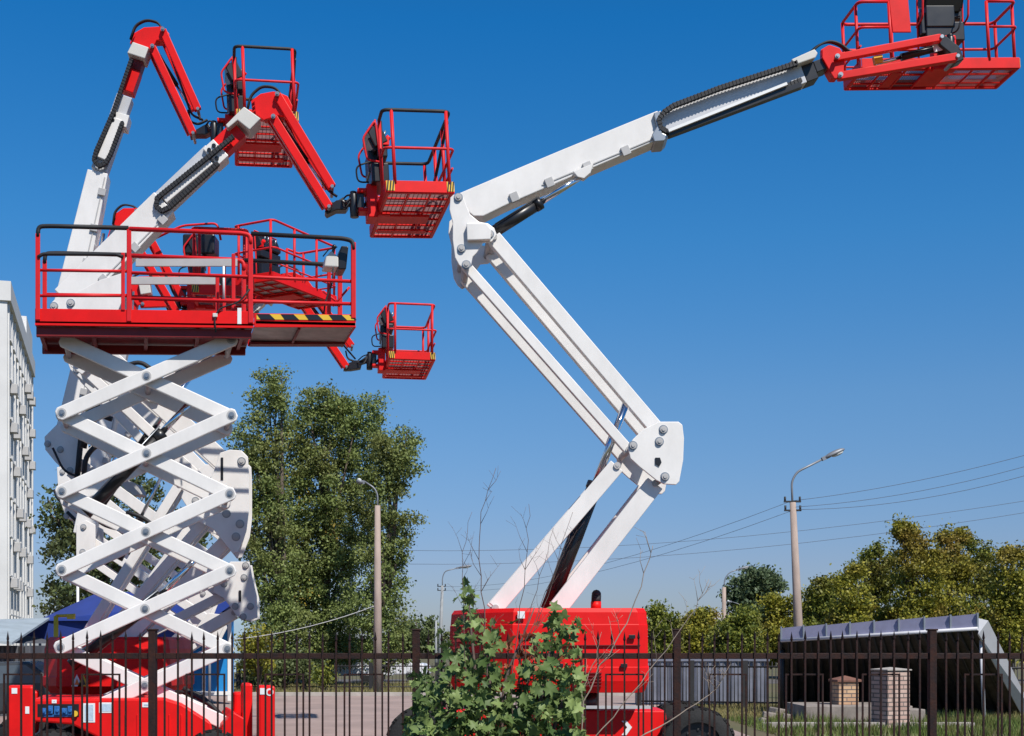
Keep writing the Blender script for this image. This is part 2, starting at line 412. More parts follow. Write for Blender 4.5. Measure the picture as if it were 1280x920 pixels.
def wheel(root, c, r, wd, rim=M_RED, name='wheel'):
    c = Vector(c); mb = MB(); n = 36
    prof = [(-wd/2, r*.62), (-wd/2, r*.93), (-wd/2+.03, r*.99), (wd/2-.03, r*.99), (wd/2, r*.93), (wd/2, r*.62)]
    vs = []; m = len(prof)
    for k in range(n):
        a = 2*math.pi*k/n
        for (y, q) in prof: vs.append(c+Vector((math.cos(a)*q, y, math.sin(a)*q)))
    fs = [(k*m+i, k*m+i+1, ((k+1) % n)*m+i+1, ((k+1) % n)*m+i) for k in range(n) for i in range(m-1)]
    mb.add(vs, fs, True)
    for k in range(n):                               # lugs
        a = 2*math.pi*(k+.5*(k % 2))/n
        for sgn in (-1, 1):
            rot = Matrix.Rotation(-a, 3, 'Y') @ Matrix.Rotation(R(25*sgn), 3, 'X')
            mb.box(c+Vector((math.cos(a)*r, sgn*wd*.25, math.sin(a)*r)), (.03, wd*.5, .04), rot)
    t = mb.build(name, M_TYRE, root)
    rm = MB(); rm.cyl(c+Vector((0, -wd*.3, 0)), c+Vector((0, wd*.3, 0)), r*.63, 24); rm.cyl(c+Vector((0, -wd*.5, 0)), c+Vector((0, -wd*.28, 0)), r*.25, 16)
    for k in range(8):
        a = k*math.pi/4; rm.cyl(c+Vector((math.cos(a)*r*.4, -wd*.34, math.sin(a)*r*.4)), c+Vector((math.cos(a)*r*.4, -wd*.28, math.sin(a)*r*.4)), .02, 6)
    rm.build('rim', rim, t, bevel=.004)
    return t

def hull_body(root, name, plan, z0, z1, m, inset=.06, chin=.1, bevel=.04):
    """moulded cover: plan outline (x,y) with drawn-in top and chin"""
    n = len(plan); cx = sum(p[0] for p in plan)/n; cy = sum(p[1] for p in plan)/n
    def ring(z, k): return [(cx+(x-cx)*(1-k), cy+(y-cy)*(1-k), z) for x, y in plan]
    hh = z1-z0
    lv = [(z0, chin), (z0+hh*.14, 0), (z0+hh*.30, 0), (z0+hh*.305, .008), (z0+hh*.80, inset*.35), (z0+hh*.81, inset*.5), (z0+hh*.95, inset*.75), (z1, inset*1.5)]
    vs = []; [vs.extend(ring(z, k)) for z, k in lv]; m_ = len(lv)
    fs = [(i*n+k, i*n+(k+1) % n, (i+1)*n+(k+1) % n, (i+1)*n+k) for i in range(m_-1) for k in range(n)]
    fs += [tuple(reversed(range(n))), tuple((m_-1)*n+k for k in range(n))]
    return MB().add(vs, fs).build(name, m, root, bevel=bevel)

def lift(label, d, group):
    Y = d['Y']; s = Y/F
    root = empty('boom_lift', ((d['wheel_x']-CX)*s, Y, 0), label, 'boom lift', group)
    t = .14
    def arm(name, a, b, w_, f=-.42, bk=.30, w2=None, th=t, m=M_WHT):
        fa = P(*a, Y+f); fb = P(*b, Y+f)
        MB().beam(a, b, w_, Y+f, th, w2).build(name, m, root, bevel=.008); mb = MB()
        # rear member: same world height, further back
        sc = (Y+f)/(Y+bk)
        def q(p): v = P(*p, Y+f); return ((v.x)*F/(Y+bk)+CX, HY-(v.z-H)*F/(Y+bk))
        mb.beam(q(a), q(b), w_*sc, Y+bk, th, None if w2 is None else w2*sc)
        o = mb.build(name, m, root, bevel=.008)
        for p in (a, b):
            v = P(*p, Y+f); MB().cyl(v+Vector((0, -.025, 0)), v+Vector((0, bk-f+th, 0)), .045, 14).cyl(v+Vector((0, -.032, 0)), v+Vector((0, -.025, 0)), .022, 6).build('pivot_pin', M_GRY, o)
        return o
    def plates(name, poly, pinpts, f=-.50, bk=.46, th=.04, m=M_WHT):
        MB().plate(poly, Y+f, th).build(name, m, root, bevel=.008); mb = MB()
        back = [(lambda v: (v.x*F/(Y+bk)+CX, HY-(v.z-H)*F/(Y+bk)))(P(x, y, Y+f)) for x, y in poly]
        mb.plate(back, Y+bk, th)
        o = mb.build(name, m, root, bevel=.008)
        for p in pinpts:
            v = P(*p, Y+f); pn = MB(); pins(pn, [p], Y+f, .045); pn.cyl(v, v+Vector((0, bk-f, 0)), .04, 10); pn.build('pivot_pin', M_GRY, o)
            MB().cyl(v+Vector((0, -.004, 0)), v+Vector((0, .01, 0)), .06, 16).build('washer', M_STL, o)
        return o
    # base
    for a in d['arms']: arm(*a)
    for pl in d['plates']: plates(*pl)
    def ram(a, b, w_, rodfrac, f=.0):
        A = P(*a, Y+f); B = P(*b, Y+f); Mx = A.lerp(B, rodfrac); r = w_*s/2
        o = MB().cyl(A, Mx, r, 16).cyl(Mx-(B-A).normalized()*.09, Mx, r*1.12, 16).build('lift_cylinder', M_BLP, root)
        MB().cyl(Mx, B, r*.5, 14).build('rod', M_ROD, o)
        up = Vector((0, -r*1.15, r*.8))
        MB().tube([A.lerp(Mx, .1)+up, A.lerp(Mx, .92)+up], r*.13, 6).build('oil_pipe', M_BLK, o)
        return o
    for rm in d.get('rams', []): ram(*rm)
    # main boom
    b0, b1, w0, w1 = d['boom']; bw = .34
    mb = MB().plate(d['boom_poly'], Y-.2, bw) if 'boom_poly' in d else MB().beam(b0, b1, w0, Y-.2, bw, w1)
    mo = mb.build('main_boom', M_WHT, root, bevel=.012)
    # raised seams and lugs along the boom
    A = P(*b0, Y-.2); B = P(*b1, Y-.2); u = (B-A).normalized(); nrm = Vector((-u.z, 0, u.x)); ang = Matrix.Rotation(-math.atan2(u.z, u.x), 3, 'Y')
    hw = w1*s/2
    lg = MB(); side = d.get('under', -1)
    for k in d.get('lugs', (.25, .55, .8)):
        c = A.lerp(B, k)+nrm*side*(hw*.86); lg.box(c+Vector((0, -.02, 0)), (.11, .04, .12), ang)
    lg.box(A.lerp(B, .58)+nrm*side*hw*.80+Vector((0, -.006, 0)), ((B-A).length*.78, .012, .02), ang)
    lg.build('hose_clip', M_GRY, mo, bevel=.006)
    # fly boom and head box
    f0, f1, fw = d['fly']
    segs = d.get('fly_cols', [(0, .62, M_STL, 1), (.62, 1, M_RED, .92)])
    fo = None
    for (k0, k1, mm, sc) in segs:
        q0 = (f0[0]+(f1[0]-f0[0])*k0, f0[1]+(f1[1]-f0[1])*k0); q1 = (f0[0]+(f1[0]-f0[0])*k1, f0[1]+(f1[1]-f0[1])*k1)
        o = MB().beam(q0, q1, fw*sc, Y-.14+.01*k0, .24).build('fly_boom' if fo is None else 'boom_nose', mm, root, bevel=.01)
        if fo is None: fo = o
    # collar plate with bolts
    if 'collar' in d:
        ca, cb_, cw = d['collar']
        o = MB().beam(ca, cb_, cw, Y-.2, .3).build('wear_pad_collar', M_WHT, fo, bevel=.008)
        uu = (P(*cb_, Y-.2)-P(*ca, Y-.2)); un = Vector((-uu.z, 0, uu.x)).normalized(); bo = MB()
        for a_, c_ in ((.25, .25), (.25, -.25), (.7, .25)):
            c = P(*ca, Y-.2)+uu*a_+un*cw*s*c_; bo.cyl(c+Vector((0, -.02, 0)), c, .03, 10)
        bo.build('bolt', M_BLP, o)
    if 'panel' in d:
        pa, pb, pw = d['panel']; MB().beam(pa, pb, pw, Y-.215, .07).build('side_panel', M_WHT, fo, bevel=.01)
    for tk in d['tracks']:
        track(tk, Y-.27, .055, .075).build('cable_track', M_BLK, root)
    if 'headbox' in d:
        MB().plate(d['headbox'], Y-.27, .36).build('hose_cover', M_BOX, root, bevel=.012)
    # boom head, jib
    hd = MB().plate(d['head'], Y-.17, .05); hd.plate(d['head'], Y+.12, .05)
    hd.plate([(sum(p[0] for p in d['head'])/len(d['head'])+(x-sum(p[0] for p in d['head'])/len(d['head']))*.8, sum(p[1] for p in d['head'])/len(d['head'])+(y-sum(p[1] for p in d['head'])/len(d['head']))*.8) for x, y in d['head']], Y-.12, .24)
    ho = hd.build('boom_head', M_RED, root, bevel=.008)
    for j in d['jib']:
        pn = MB(); pins(pn, [j[0]], Y-.24, .032); pn.build('pivot_pin', M_STL, ho)
    for (a, b, w_) in d['jib']:
        MB().beam(a, b, w_, Y+.10, .10).build('jib_arm', M_RED, root, bevel=.008); jo = MB().beam(a, b, w_, Y-.22, .10).build('jib_arm', M_RED, root, bevel=.008)
        v = P(*b, Y-.22); MB().cyl(v+Vector((0, -.02, 0)), v+Vector((0, .42, 0)), .024, 12).build('pivot_pin', M_STL, jo)
    if 'jibram' in d:
        a, b, w_ = d['jibram']; A = P(*a, Y); B = P(*b, Y); Mx = A.lerp(B, .62)
        o = MB().cyl(A, Mx, w_*s/2, 12).build('jib_cylinder', M_BLP, root); MB().cyl(Mx, B, w_*s/4, 10).build('rod', M_ROD, o)
    mo2 = MB().plate(d['yoke'], Y-.1, .2).build('jib_yoke', M_BLP, root, bevel=.012)
    hb = MB()
    for i, hp in enumerate(d['hoses']):
        for k in range(3):
            off = Vector((0, .05*k-.08, .015*k)); hb.tube([P(x, y, Y)+off for x, y in hp], .016, 7, fillet=.08)
    hb.build('hydraulic_hose', M_BLK, root)
    c, yaw, roll, kw = d['basket']
    xf = basket(root, Vector(c), yaw, roll, **kw)
    # link between jib yoke and rotator
    hx = kw.get('W', .9)/2
    rp = xf @ Vector((-hx-.33, 0, .17)); yk = P(*d['yoke_c'], Y)
    MB().tube([yk, rp], .05, 10).build('mount_link', M_BLP, root)
    hz = MB()
    for k in range(4):
        o1 = Vector((0, .05*k-.1, .02*k)); sag = Vector((random.uniform(-.05, .05), -.08, random.uniform(-.18, .1)))
        hz.tube([yk+o1, yk.lerp(rp, .5)+o1+sag, rp+Vector((0, 0, .12))], .013, 6, fillet=.2)
    hz.build('hydraulic_hose', M_BLK, root)
    shear(root, Y-.2, d.get('shear', .15), skip=('basket',))
    return root

def shear(root, Y0, k, skip=()):                 # machines stand turned a little, their far side to the left
    done = set()
    for o in root.children_recursive:
        a = o
        while a.parent is not root: a = a.parent
        if o.type != 'MESH' or a.name.split('.')[0] in skip or o.data.name in done: continue
        done.add(o.data.name); wy = wloc(o).y
        n = len(o.data.vertices); c = np.empty(n*3, dtype=np.float32); o.data.vertices.foreach_get('co', c); c = c.reshape(-1, 3)
        c[:, 0] -= k*(c[:, 1]+wy-Y0); o.data.vertices.foreach_set('co', c.ravel()); o.data.update()

def generic_base(root, Y, x0, x1, ytop, ybot, wheels, r=.42, plan=None):
    """turntable covers, chassis and wheels. px given at the cover's front depth"""
    Yf = Y-.95; s = Yf/F
    X0, X1 = (x0-CX)*s, (x1-CX)*s; z1 = H+(HY-ytop)*s; z0 = H+(HY-ybot)*s
    if plan is None:
        plan = [(X0, Yf+.35), (X0+.3, Yf), (X1-.05, Yf+.1), (X1, Yf+.25), (X1, Yf+1.6), (X1-.2, Yf+1.8), (X0+.2, Yf+1.8), (X0, Yf+1.5)]
    body = hull_body(root, 'turntable_cover', plan, z0, z1, M_RED)
    cxm = (X0+X1)/2
    MB().cyl((cxm, Y, z0+.05), (cxm, Y, .62), .42, 24).build('slew_ring', M_BLP, root)
    ch = MB(); xa = (wheels[0]-CX)*Y/F; xb = (wheels[1]-CX)*Y/F
    ch.extr([(xa-.35, Y-.55, .3), (xb+.35, Y-.55, .3), (xb+.45, Y-.55, .62), (xb+.1, Y-.55, .72), (xa-.1, Y-.55, .72), (xa-.45, Y-.55, .62)], (0, 1.1, 0))
    ch.build('chassis', M_RED, root, bevel=.02)
    ax = MB()
    for X in (xa, xb): ax.cyl((X, Y-1.0, r), (X, Y+1.0, r), .07, 10)
    ax.build('axle', M_BLP, root)
    for X in (xa, xb):
        for yy in (-.98, .98): wheel(root, (X, Y+yy, r), r, .3, M_STL)
    return body

# ================================================================== RIGHT BOOM LIFT
GRP = 'red and white boom lifts'
D = dict(Y=18.0, wheel_x=690, shear=.06,
  arms=[('lower_riser_arm', (695, 762), (818, 604), 23, -.42, .30),
        ('lower_riser_link', (618, 760), (770, 582), 20, -.42, .30),
        ('upper_riser_arm', (616, 296), (822, 538), 18, -.42, .22),
        ('upper_riser_link', (580, 330), (785, 562), 12, -.42, .22, None, .10)],
  plates=[('knee_plate', [(822, 527), (846, 527), (851, 531), (853, 548), (852, 575), (847, 602), (843, 606), (828, 605), (818, 600), (798, 584), (786, 573), (783, 560), (789, 549), (803, 536)], [(827, 537), (829, 596), (789, 557), (822, 552)], -.56, .50),
          ('elbow_plate', [(561, 247), (565, 243), (577, 245), (582, 259), (586, 268), (597, 277), (608, 279), (616, 285), (619, 293), (613, 302), (602, 303), (594, 316), (589, 321), (587, 331), (578, 336), (572, 331), (567, 322), (564, 300), (564, 278), (560, 262)], [(571, 247), (575, 311), (581, 331), (610, 293)], -.52, .46)],
  rams=[((686, 762), (786, 498), 19, .60, .0), ((612, 293), (728, 220), 15, .55, -.24)],
  boom=((637, 233), (820, 157), 38, 35),
  boom_poly=[(570, 243), (637, 214.5), (700, 188), (822, 138), (825, 150), (822, 175), (637, 254), (604, 270), (592, 270), (577, 258)],
  lugs=(.0, .24, .5, .76),
  fly=((822, 157), (1034, 78), 29), fly_cols=[(0, .86, M_SIL, 1), (.86, .93, M_BLP, 1.0), (.93, 1, M_BLP, .5)],
  tracks=[[(996, 78), (900, 109), (842, 131), (830, 139), (823, 149), (826, 159), (834, 164), (848, 162), (910, 138), (1002, 99)]],
  headbox=[(989, 74), (1018, 61), (1022, 66), (1019, 72), (993, 81)],
  head=[(1028, 62), (1038, 56), (1050, 60), (1056, 70), (1055, 92), (1052, 98), (1043, 98), (1036, 86), (1028, 72)],
  jib=[((1046, 71), (1177, 46), 8.5), ((1050, 94), (1197, 70), 9.5)],
  jibram=((1180, 58), (1095, 80), 9),
  yoke=[(1172, 44), (1180, 42), (1200, 58), (1206, 74), (1196, 78), (1188, 66), (1176, 56)], yoke_c=(1196, 66),
  hoses=[[(1012, 70), (1022, 60), (1036, 54), (1050, 58), (1064, 70), (1100, 66), (1170, 53)], [(596, 245), (610, 247), (622, 253), (650, 246)], [(1006, 96), (1018, 90), (1020, 98)]],
  basket=((5.99, 19.45, 9.80), 96, -3, dict(L=2.3, W=.70, zt=.96, foam=False)))
RL = lift('tall white boom lift at right, arms folded, red basket at the top right corner', D, GRP)
Yr = 17.2
def XR(x, Y): return (x-CX)*Y/F
planR = [(XR(560, 18.3), 18.5), (XR(604, 17.5), 17.5), (XR(640, 17.15), 17.15), (XR(800, 17.15), 17.15), (XR(811, 17.3), 17.3), (XR(811, 18.6), 18.6), (XR(795, 18.9), 19.1), (XR(562, 19), 19.2)]
hull_body(RL, 'turntable_cover', planR, H-(866-HY)*Yr/F, H+(HY-760)*Yr/F, M_RED, inset=.035, chin=.05, bevel=.05)
MB().plate([(583, 279), (608, 279), (614, 286), (613, 299), (584, 300)], 17.40, .1).build('elbow_cover', M_WHT, RL, bevel=.01)
MB().plate([(716, 214), (742, 204), (738, 216), (730, 223), (722, 221)], 17.7, .12).build('ram_bracket', M_WHT, RL, bevel=.008)
MB().beam((836, 163), (984, 104), 3.5, 17.68, .05).build('telescope_rod', M_STK, RL)  # white beam: silver rod with its highlight put into the colour
MB().beam((836, 167), (1002, 105), 6, 17.72, .12).build('lower_sleeve', M_BLP, RL)
MB().plate([(817, 141), (826, 138), (824, 152), (828, 166), (836, 170), (830, 176), (818, 177), (815, 168), (821, 158)], 17.74, .4).build('boom_collar', M_STL, RL, bevel=.01)
MB().extr([P(1116, 40, 19.0), P(1139, 40, 19.0), P(1134, -12, 19.0), P(1110, -12, 19.0)], (0, .03, 0)).build('gate_panel', M_RED, RL, bevel=.006)
MB().plate([(1164, 52), (1175, 50), (1180, 62), (1168, 65)], 17.95, .01).build('sticker', M_STK, RL)
MB().plate([(1092, 70), (1103, 68), (1104, 77), (1094, 79)], 17.95, .08).build('hazard_block', M_YEL, RL)
lv = MB()
for k in range(6):
    y_ = 792+k*9; lv.beam((566, y_), (588, y_-1), 3, 18.02, .25)
lv.build('vent_louvre', M_DRED, RL)
MB().box2(P(647, 764, 17.12), P(656, 773, 17.14)).build('sticker', M_STK, RL)
for (x, y) in ((700, 832), (780, 832), (668, 796), (790, 796)):
    MB().box2(P(x-4, y+2.5, 17.11), P(x+4, y-2.5, 17.14)).build('latch', M_BLP, RL, bevel=.004)
for k in range(5):
    MB().box2(P(716, 842+k*4, 17.118), P(752, 840.6+k*4, 17.16)).build('vent_slot', M_DRED, RL)
MB().box2(P(727, 860, 17.125), P(728.2, 808, 17.2)).build('panel_seam', M_DRED, RL)
MB().box2(P(652, 806, 17.128), P(800, 807.2, 17.2)).build('panel_seam', M_DRED, RL)
ex = MB().cyl(P(745, 762, 18.2), P(745, 752, 18.2), .07, 14).build('exhaust_stub', M_RED, RL)
MB().cyl(P(745, 754, 18.2), P(745.5, 744, 18.2), .065, 14).sphere(P(745.5, 743, 18.2), .065).build('exhaust_pipe', M_BLK, RL)
xa, xb = XR(535, 18), XR(862, 18)
MB().cyl((XR(700, 18), 18.1, .8), (XR(700, 18), 18.1, 1.12), .5, 28).build('slew_ring', M_BLP, RL)
MB().extr([(xa, 17.6, .35), (xb-.3, 17.6, .35), (XR(832, 17.6), 17.6, .87), (xa+.1, 17.6, .87)], (0, 1.0, 0)).build('chassis', M_RED, RL, bevel=.02)
for X, rr in ((xa, .47), (xb, .46)):
    for yy in (17.3, 19.2): wheel(RL, (X, yy, rr), rr, .36, M_BLP)
MB().box2(P(727, 886, 17.05), P(813, 882, 17.1)).build('step_bar', M_GRY, RL)
ar = MB(); ar.extr([P(777, 901, 17.58), P(783, 901, 17.58), P(790, 909, 17.58), P(783, 919, 17.58), P(777, 919, 17.58), P(784, 909, 17.58)], (0, .01, 0)); ar.build('arrow_marking', M_STK, RL)

# ================================================================== LEFT BOOM LIFTS
DB = dict(Y=19.0, wheel_x=110,
  arms=[('upper_riser_arm', (112, 428), (288, 588), 24, -.42, .1), ('upper_riser_link', (92, 452), (262, 612), 12, -.42, .0, None, .1),
        ('lower_riser_arm', (284, 672), (140, 812), 17, -.42, .0), ('lower_riser_link', (262, 640), (118, 806), 12, -.42, .0)],
  plates=[('knee_plate', [(282, 562), (297, 563), (305, 571), (306, 590), (306, 640), (303, 664), (293, 690), (286, 692), (262, 662), (240, 650), (246, 622), (262, 590), (270, 566)], [(297, 577), (278, 642), (295, 655), (290, 671), (260, 628)], -.56, .5),
          ('elbow_plate', [(58, 380), (66, 372), (90, 366), (120, 350), (152, 340), (150, 372), (132, 414), (120, 446), (98, 468), (84, 458), (76, 430), (68, 398)], [(63, 383), (84, 379), (112, 428), (92, 454)], -.52, .46)],
  rams=[((120, 640), (240, 470), 13, .6, -.1), ((105, 440), (168, 318), 15, .62, .1)],
  boom=((82, 376), (205, 252), 40, 35), lugs=(.3, .62, .9),
  fly=((203, 252), (300, 160), 28), fly_cols=[(0, .66, M_SIL, 1), (.66, 1, M_RED, .86)],
  panel=((204, 249), (262, 200), 12), collar=((263, 196), (276, 184), 28),
  tracks=[[(290, 170), (262, 193), (206, 238), (195, 247), (194, 257), (201, 263), (211, 258), (240, 232), (272, 203)]],
  headbox=[(281, 156), (304, 133), (325, 148), (311, 162), (296, 150), (284, 160)],
  head=[(318, 126), (330, 117), (346, 114), (360, 120), (366, 132), (364, 146), (348, 144), (330, 150), (320, 142)],
  jib=[((346, 118), (415, 233), 10.5), ((341, 146), (411, 258), 10.5)],
  jibram=((350, 150), (408, 232), 7),
  yoke=[(407, 264), (414, 256), (422, 250), (430, 249), (438, 256), (434, 262), (422, 262), (410, 268)], yoke_c=(430, 254),
  hoses=[[(312, 140), (316, 122), (330, 110), (348, 112), (358, 128), (385, 190), (404, 222), (412, 240), (424, 248)], [(405, 236), (408, 252), (420, 258), (432, 250)]],
  basket=((-1.42, 19.0, 7.70), 12, -3, dict(foam=True)))
DA = dict(Y=21.3, wheel_x=130,
  arms=[('upper_riser_arm', (104, 440), (262, 600), 17, -.42, .0), ('upper_riser_link', (92, 462), (236, 616), 11, -.42, .22, None, .1),
        ('lower_riser_arm', (250, 640), (128, 806), 14, -.42, .0), ('lower_riser_link', (222, 604), (100, 800), 12, -.42, .0)],
  plates=[('knee_plate', [(252, 580), (274, 584), (280, 600), (278, 640), (262, 668), (240, 650), (222, 622), (232, 596)], [(262, 600), (240, 626), (256, 640)], -.56, .5),
          ('elbow_plate', [(60, 392), (78, 366), (110, 360), (128, 390), (120, 440), (100, 476), (84, 462), (72, 430)], [(80, 392), (104, 440), (92, 462)], -.52, .46)],
  rams=[((150, 700), (206, 590), 9, .5, -.1), ((112, 430), (133, 292), 9, .6, .1)],
  boom=((84, 386), (122, 214), 37, 26), lugs=(.35, .6, .86),
  fly=((124, 212), (176, 62), 20), fly_cols=[(0, .62, M_SIL, 1), (.66, .84, M_RED, .9), (.84, 1, M_DRED, .85)],
  panel=((127, 198), (147, 148), 12), collar=((146, 156), (150, 141), 24),
  tracks=[[(163, 74), (141, 138), (119, 188), (116, 199), (122, 207), (131, 203), (137, 192), (152, 152)]],
  headbox=[(158, 66), (165, 52), (185, 59), (180, 73)],
  head=[(166, 54), (170, 42), (184, 34), (204, 33), (212, 42), (211, 50), (196, 50), (191, 60), (184, 60)],
  jib=[((203, 37), (247, 136), 9), ((190, 58), (241, 166), 9)],
  jibram=((196, 62), (240, 134), 6),
  yoke=[(238, 170), (244, 163), (256, 156), (262, 154), (266, 164), (258, 168), (246, 168)], yoke_c=(260, 160),
  hoses=[[(166, 52), (172, 34), (186, 27), (202, 31), (216, 72), (236, 128), (242, 146), (256, 152)], [(238, 140), (240, 154), (250, 158), (262, 152)]],
  basket=((-3.86, 21.3, 9.55), 12, -2, dict(foam=True)))
DC = dict(Y=23.6, wheel_x=160,
  arms=[('upper_riser_arm', (72, 562), (286, 716), 14, -.42, .0), ('upper_riser_link', (84, 590), (268, 740), 11, -.42, .22, None, .1),
        ('lower_riser_arm', (290, 766), (170, 834), 14, -.42, .0), ('lower_riser_link', (276, 744), (140, 812), 11, -.42, .0)],
  plates=[('knee_plate', [(284, 702), (308, 702), (311, 720), (317, 745), (318, 772), (306, 776), (292, 770), (276, 748), (262, 740), (268, 722)], [(303, 707), (301, 722), (290, 758), (309, 758), (300, 771), (276, 730)], -.56, .5),
          ('elbow_plate', [(52, 546), (62, 536), (78, 520), (92, 530), (98, 566), (96, 588), (84, 594), (66, 578), (53, 562)], [(56, 555), (72, 562), (84, 588)], -.52, .46)],
  rams=[((160, 790), (246, 700), 9, .6, -.1), ((90, 590), (118, 440), 9, .6, .1)],
  boom=((80, 550), (122, 372), 27, 24), lugs=(.35, .6),
  fly=((119, 374), (146, 288), 18), fly_cols=[(0, .8, M_SIL, 1), (.8, 1, M_RED, .9)],
  tracks=[[(134, 300), (114, 356), (112, 366), (120, 370), (128, 340)]],
  headbox=[(134, 298), (138, 284), (155, 290), (150, 304)],
  head=[(143, 280), (146, 268), (158, 260), (172, 260), (178, 270), (168, 284), (152, 288)],
  jib=[((170, 264), (228, 372), 8), ((160, 286), (222, 392), 8)],
  yoke=[(220, 396), (226, 388), (236, 382), (242, 384), (240, 392), (228, 396)], yoke_c=(236, 386),
  hoses=[[(144, 282), (146, 266), (156, 257), (172, 260), (190, 296), (220, 370), (232, 382)]],
  basket=((-5.0, 23.6, 7.55), 8, 0, dict(foam=False)))
DE = dict(Y=25.8, wheel_x=180,
  arms=[('upper_riser_arm', (100, 668), (262, 778), 11, -.42, .0), ('upper_riser_link', (96, 690), (244, 792), 9, -.42, .22, None, .1),
        ('lower_riser_arm', (262, 790), (190, 838), 12, -.42, .0)],
  plates=[('knee_plate', [(256, 766), (272, 768), (276, 784), (268, 800), (248, 800), (240, 786)], [(262, 778), (250, 792)], -.56, .5),
          ('elbow_plate', [(92, 656), (104, 650), (116, 656), (116, 690), (104, 704), (92, 700)], [(101, 659), (100, 690)], -.52, .46)],
  rams=[((120, 660), (150, 560), 9, .6, .1)],
  boom=((104, 668), (142, 480), 26, 22), lugs=(.5,),
  fly=((142, 482), (166, 374), 16), fly_cols=[(0, .8, M_SIL, 1), (.8, 1, M_RED, .9)],
  tracks=[[(154, 384), (134, 470), (134, 480), (142, 484), (150, 460)]],
  headbox=[(172, 352), (186, 350), (188, 366), (175, 368)],
  head=[(162, 352), (170, 346), (180, 348), (186, 360), (184, 376), (172, 382), (164, 372)],
  jib=[((176, 349), (272, 346), 7), ((178, 380), (290, 376), 8)],
  jibram=((210, 386), (272, 354), 8),
  yoke=[(268, 342), (280, 342), (300, 352), (312, 362), (300, 372), (284, 380), (280, 360)], yoke_c=(300, 360),
  hoses=[[(163, 372), (162, 356), (170, 346), (184, 342), (230, 352), (268, 350)]],
  basket=((-4.25, 25.6, 8.3), -28, 0, dict(foam=False, plate_floor=True)))
DD = dict(Y=27.7, wheel_x=200,
  arms=[('upper_riser_arm', (88, 632), (250, 742), 10, -.42, .0), ('upper_riser_link', (92, 652), (236, 754), 8, -.42, .22, None, .1),
        ('lower_riser_arm', (256, 762), (176, 840), 12, -.42, .0)],
  plates=[('knee_plate', [(240, 730), (260, 734), (266, 750), (258, 770), (240, 768), (230, 752)], [(250, 742), (246, 760)], -.56, .5),
          ('elbow_plate', [(68, 584), (78, 582), (84, 600), (92, 626), (90, 650), (80, 648), (70, 620)], [(75, 590), (84, 630), (80, 645)], -.52, .46)],
  rams=[((96, 640), (170, 560), 8, .6, .1)],
  boom=((80, 606), (228, 464), 24, 22), lugs=(.5,),
  fly=((226, 466), (344, 356), 17), fly_cols=[(0, .85, M_WHT, 1), (.85, 1, M_RED, .9)],
  tracks=[[(330, 364), (300, 394), (222, 462), (218, 470), (226, 474), (260, 446), (322, 388)]],
  headbox=[(324, 368), (336, 356), (348, 364), (338, 378)],
  head=[(346, 350), (354, 342), (368, 340), (380, 346), (384, 360), (374, 368), (356, 368)],
  jib=[((380, 350), (440, 432), 7.5), ((368, 362), (433, 458), 8)],
  jibram=((384, 374), (430, 434), 5),
  yoke=[(430, 462), (436, 454), (446, 450), (454, 452), (452, 460), (440, 462)], yoke_c=(448, 455),
  hoses=[[(344, 352), (346, 338), (358, 332), (374, 338), (400, 384), (432, 434), (446, 450)], [(434, 440), (436, 450), (448, 454)]],
  basket=((-2.12, 27.7, 7.33), 9, 0, dict(foam=False)))
lifts = []
for d, lab, x0, x1, yt, yb, wh in (
  (DB, 'left boom lift whose basket hangs beside the upper joint of the tall right boom', 42, 208, 796, 868, (70, 205)),
  (DA, 'highest reaching left boom lift, red jib bent down at the top left of the sky', 50, 186, 800, 860, (80, 190)),
  (DC, 'left boom lift whose red head peeks out between the two long white booms', 66, 182, 806, 862, (95, 188)),
  (DE, 'left boom lift with level jib and plate floored basket behind the deck rails', 80, 178, 808, 860, (105, 186)),
  (DD, 'farthest boom lift, smallest basket hanging lowest, just right of the scissor deck', 90, 174, 812, 858, (110, 184))):
    r_ = lift(lab, d, GRP); generic_base(r_, d['Y'], x0, x1, yt, yb, wh); lifts.append(r_)
B_, A_, C_, E_, D_ = lifts
def hose(root, pts, Y, r): MB().tube([P(x, y, Y) for x, y in pts], r, 8, fillet=.15).build('hydraulic_hose', M_BLK, root)
hose(C_, [(104, 604), (107, 572), (118, 558), (134, 552)], 22.9, .045); hose(C_, [(96, 604), (100, 560), (104, 528)], 23.0, .05); hose(C_, [(66, 560), (80, 590), (112, 600)], 22.95, .02)
hose(D_, [(68, 612), (74, 626), (90, 634), (112, 640), (128, 656), (150, 662)], 27.0, .04); hose(D_, [(84, 640), (96, 652), (110, 650), (122, 656)], 26.9, .035)
hose(B_, [(146, 470), (158, 456), (176, 452), (190, 462)], 18.3, .03); hose(A_, [(118, 500), (128, 520), (140, 524)], 20.6, .04)
hose(B_, [(104, 560), (112, 520), (120, 500)], 18.9, .05); hose(A_, [(158, 640), (178, 646), (196, 660)], 20.7, .03)
for (rt_, x, y0, y1, Y) in ((B_, 277.5, 572, 600, 18.43), (B_, 250, 626, 640, 18.43), (A_, 270, 604, 622, 20.72), (C_, 300, 738, 752, 23.02)):
    MB().box2(P(x-1.6, y1, Y), P(x+1.6, y0, Y+.01)).build('plate_slot', M_BLP, rt_)
MB().plate([(150, 604), (160, 600), (172, 606), (178, 618), (168, 620), (156, 612)], 21.5, .3).build('hose_guard', M_GRY, A_, bevel=.01)
MB().plate([(170, 486), (186, 480), (196, 488), (198, 500), (186, 502), (172, 494)], 18.5, .25).build('hose_guard', M_BOX, B_, bevel=.01)
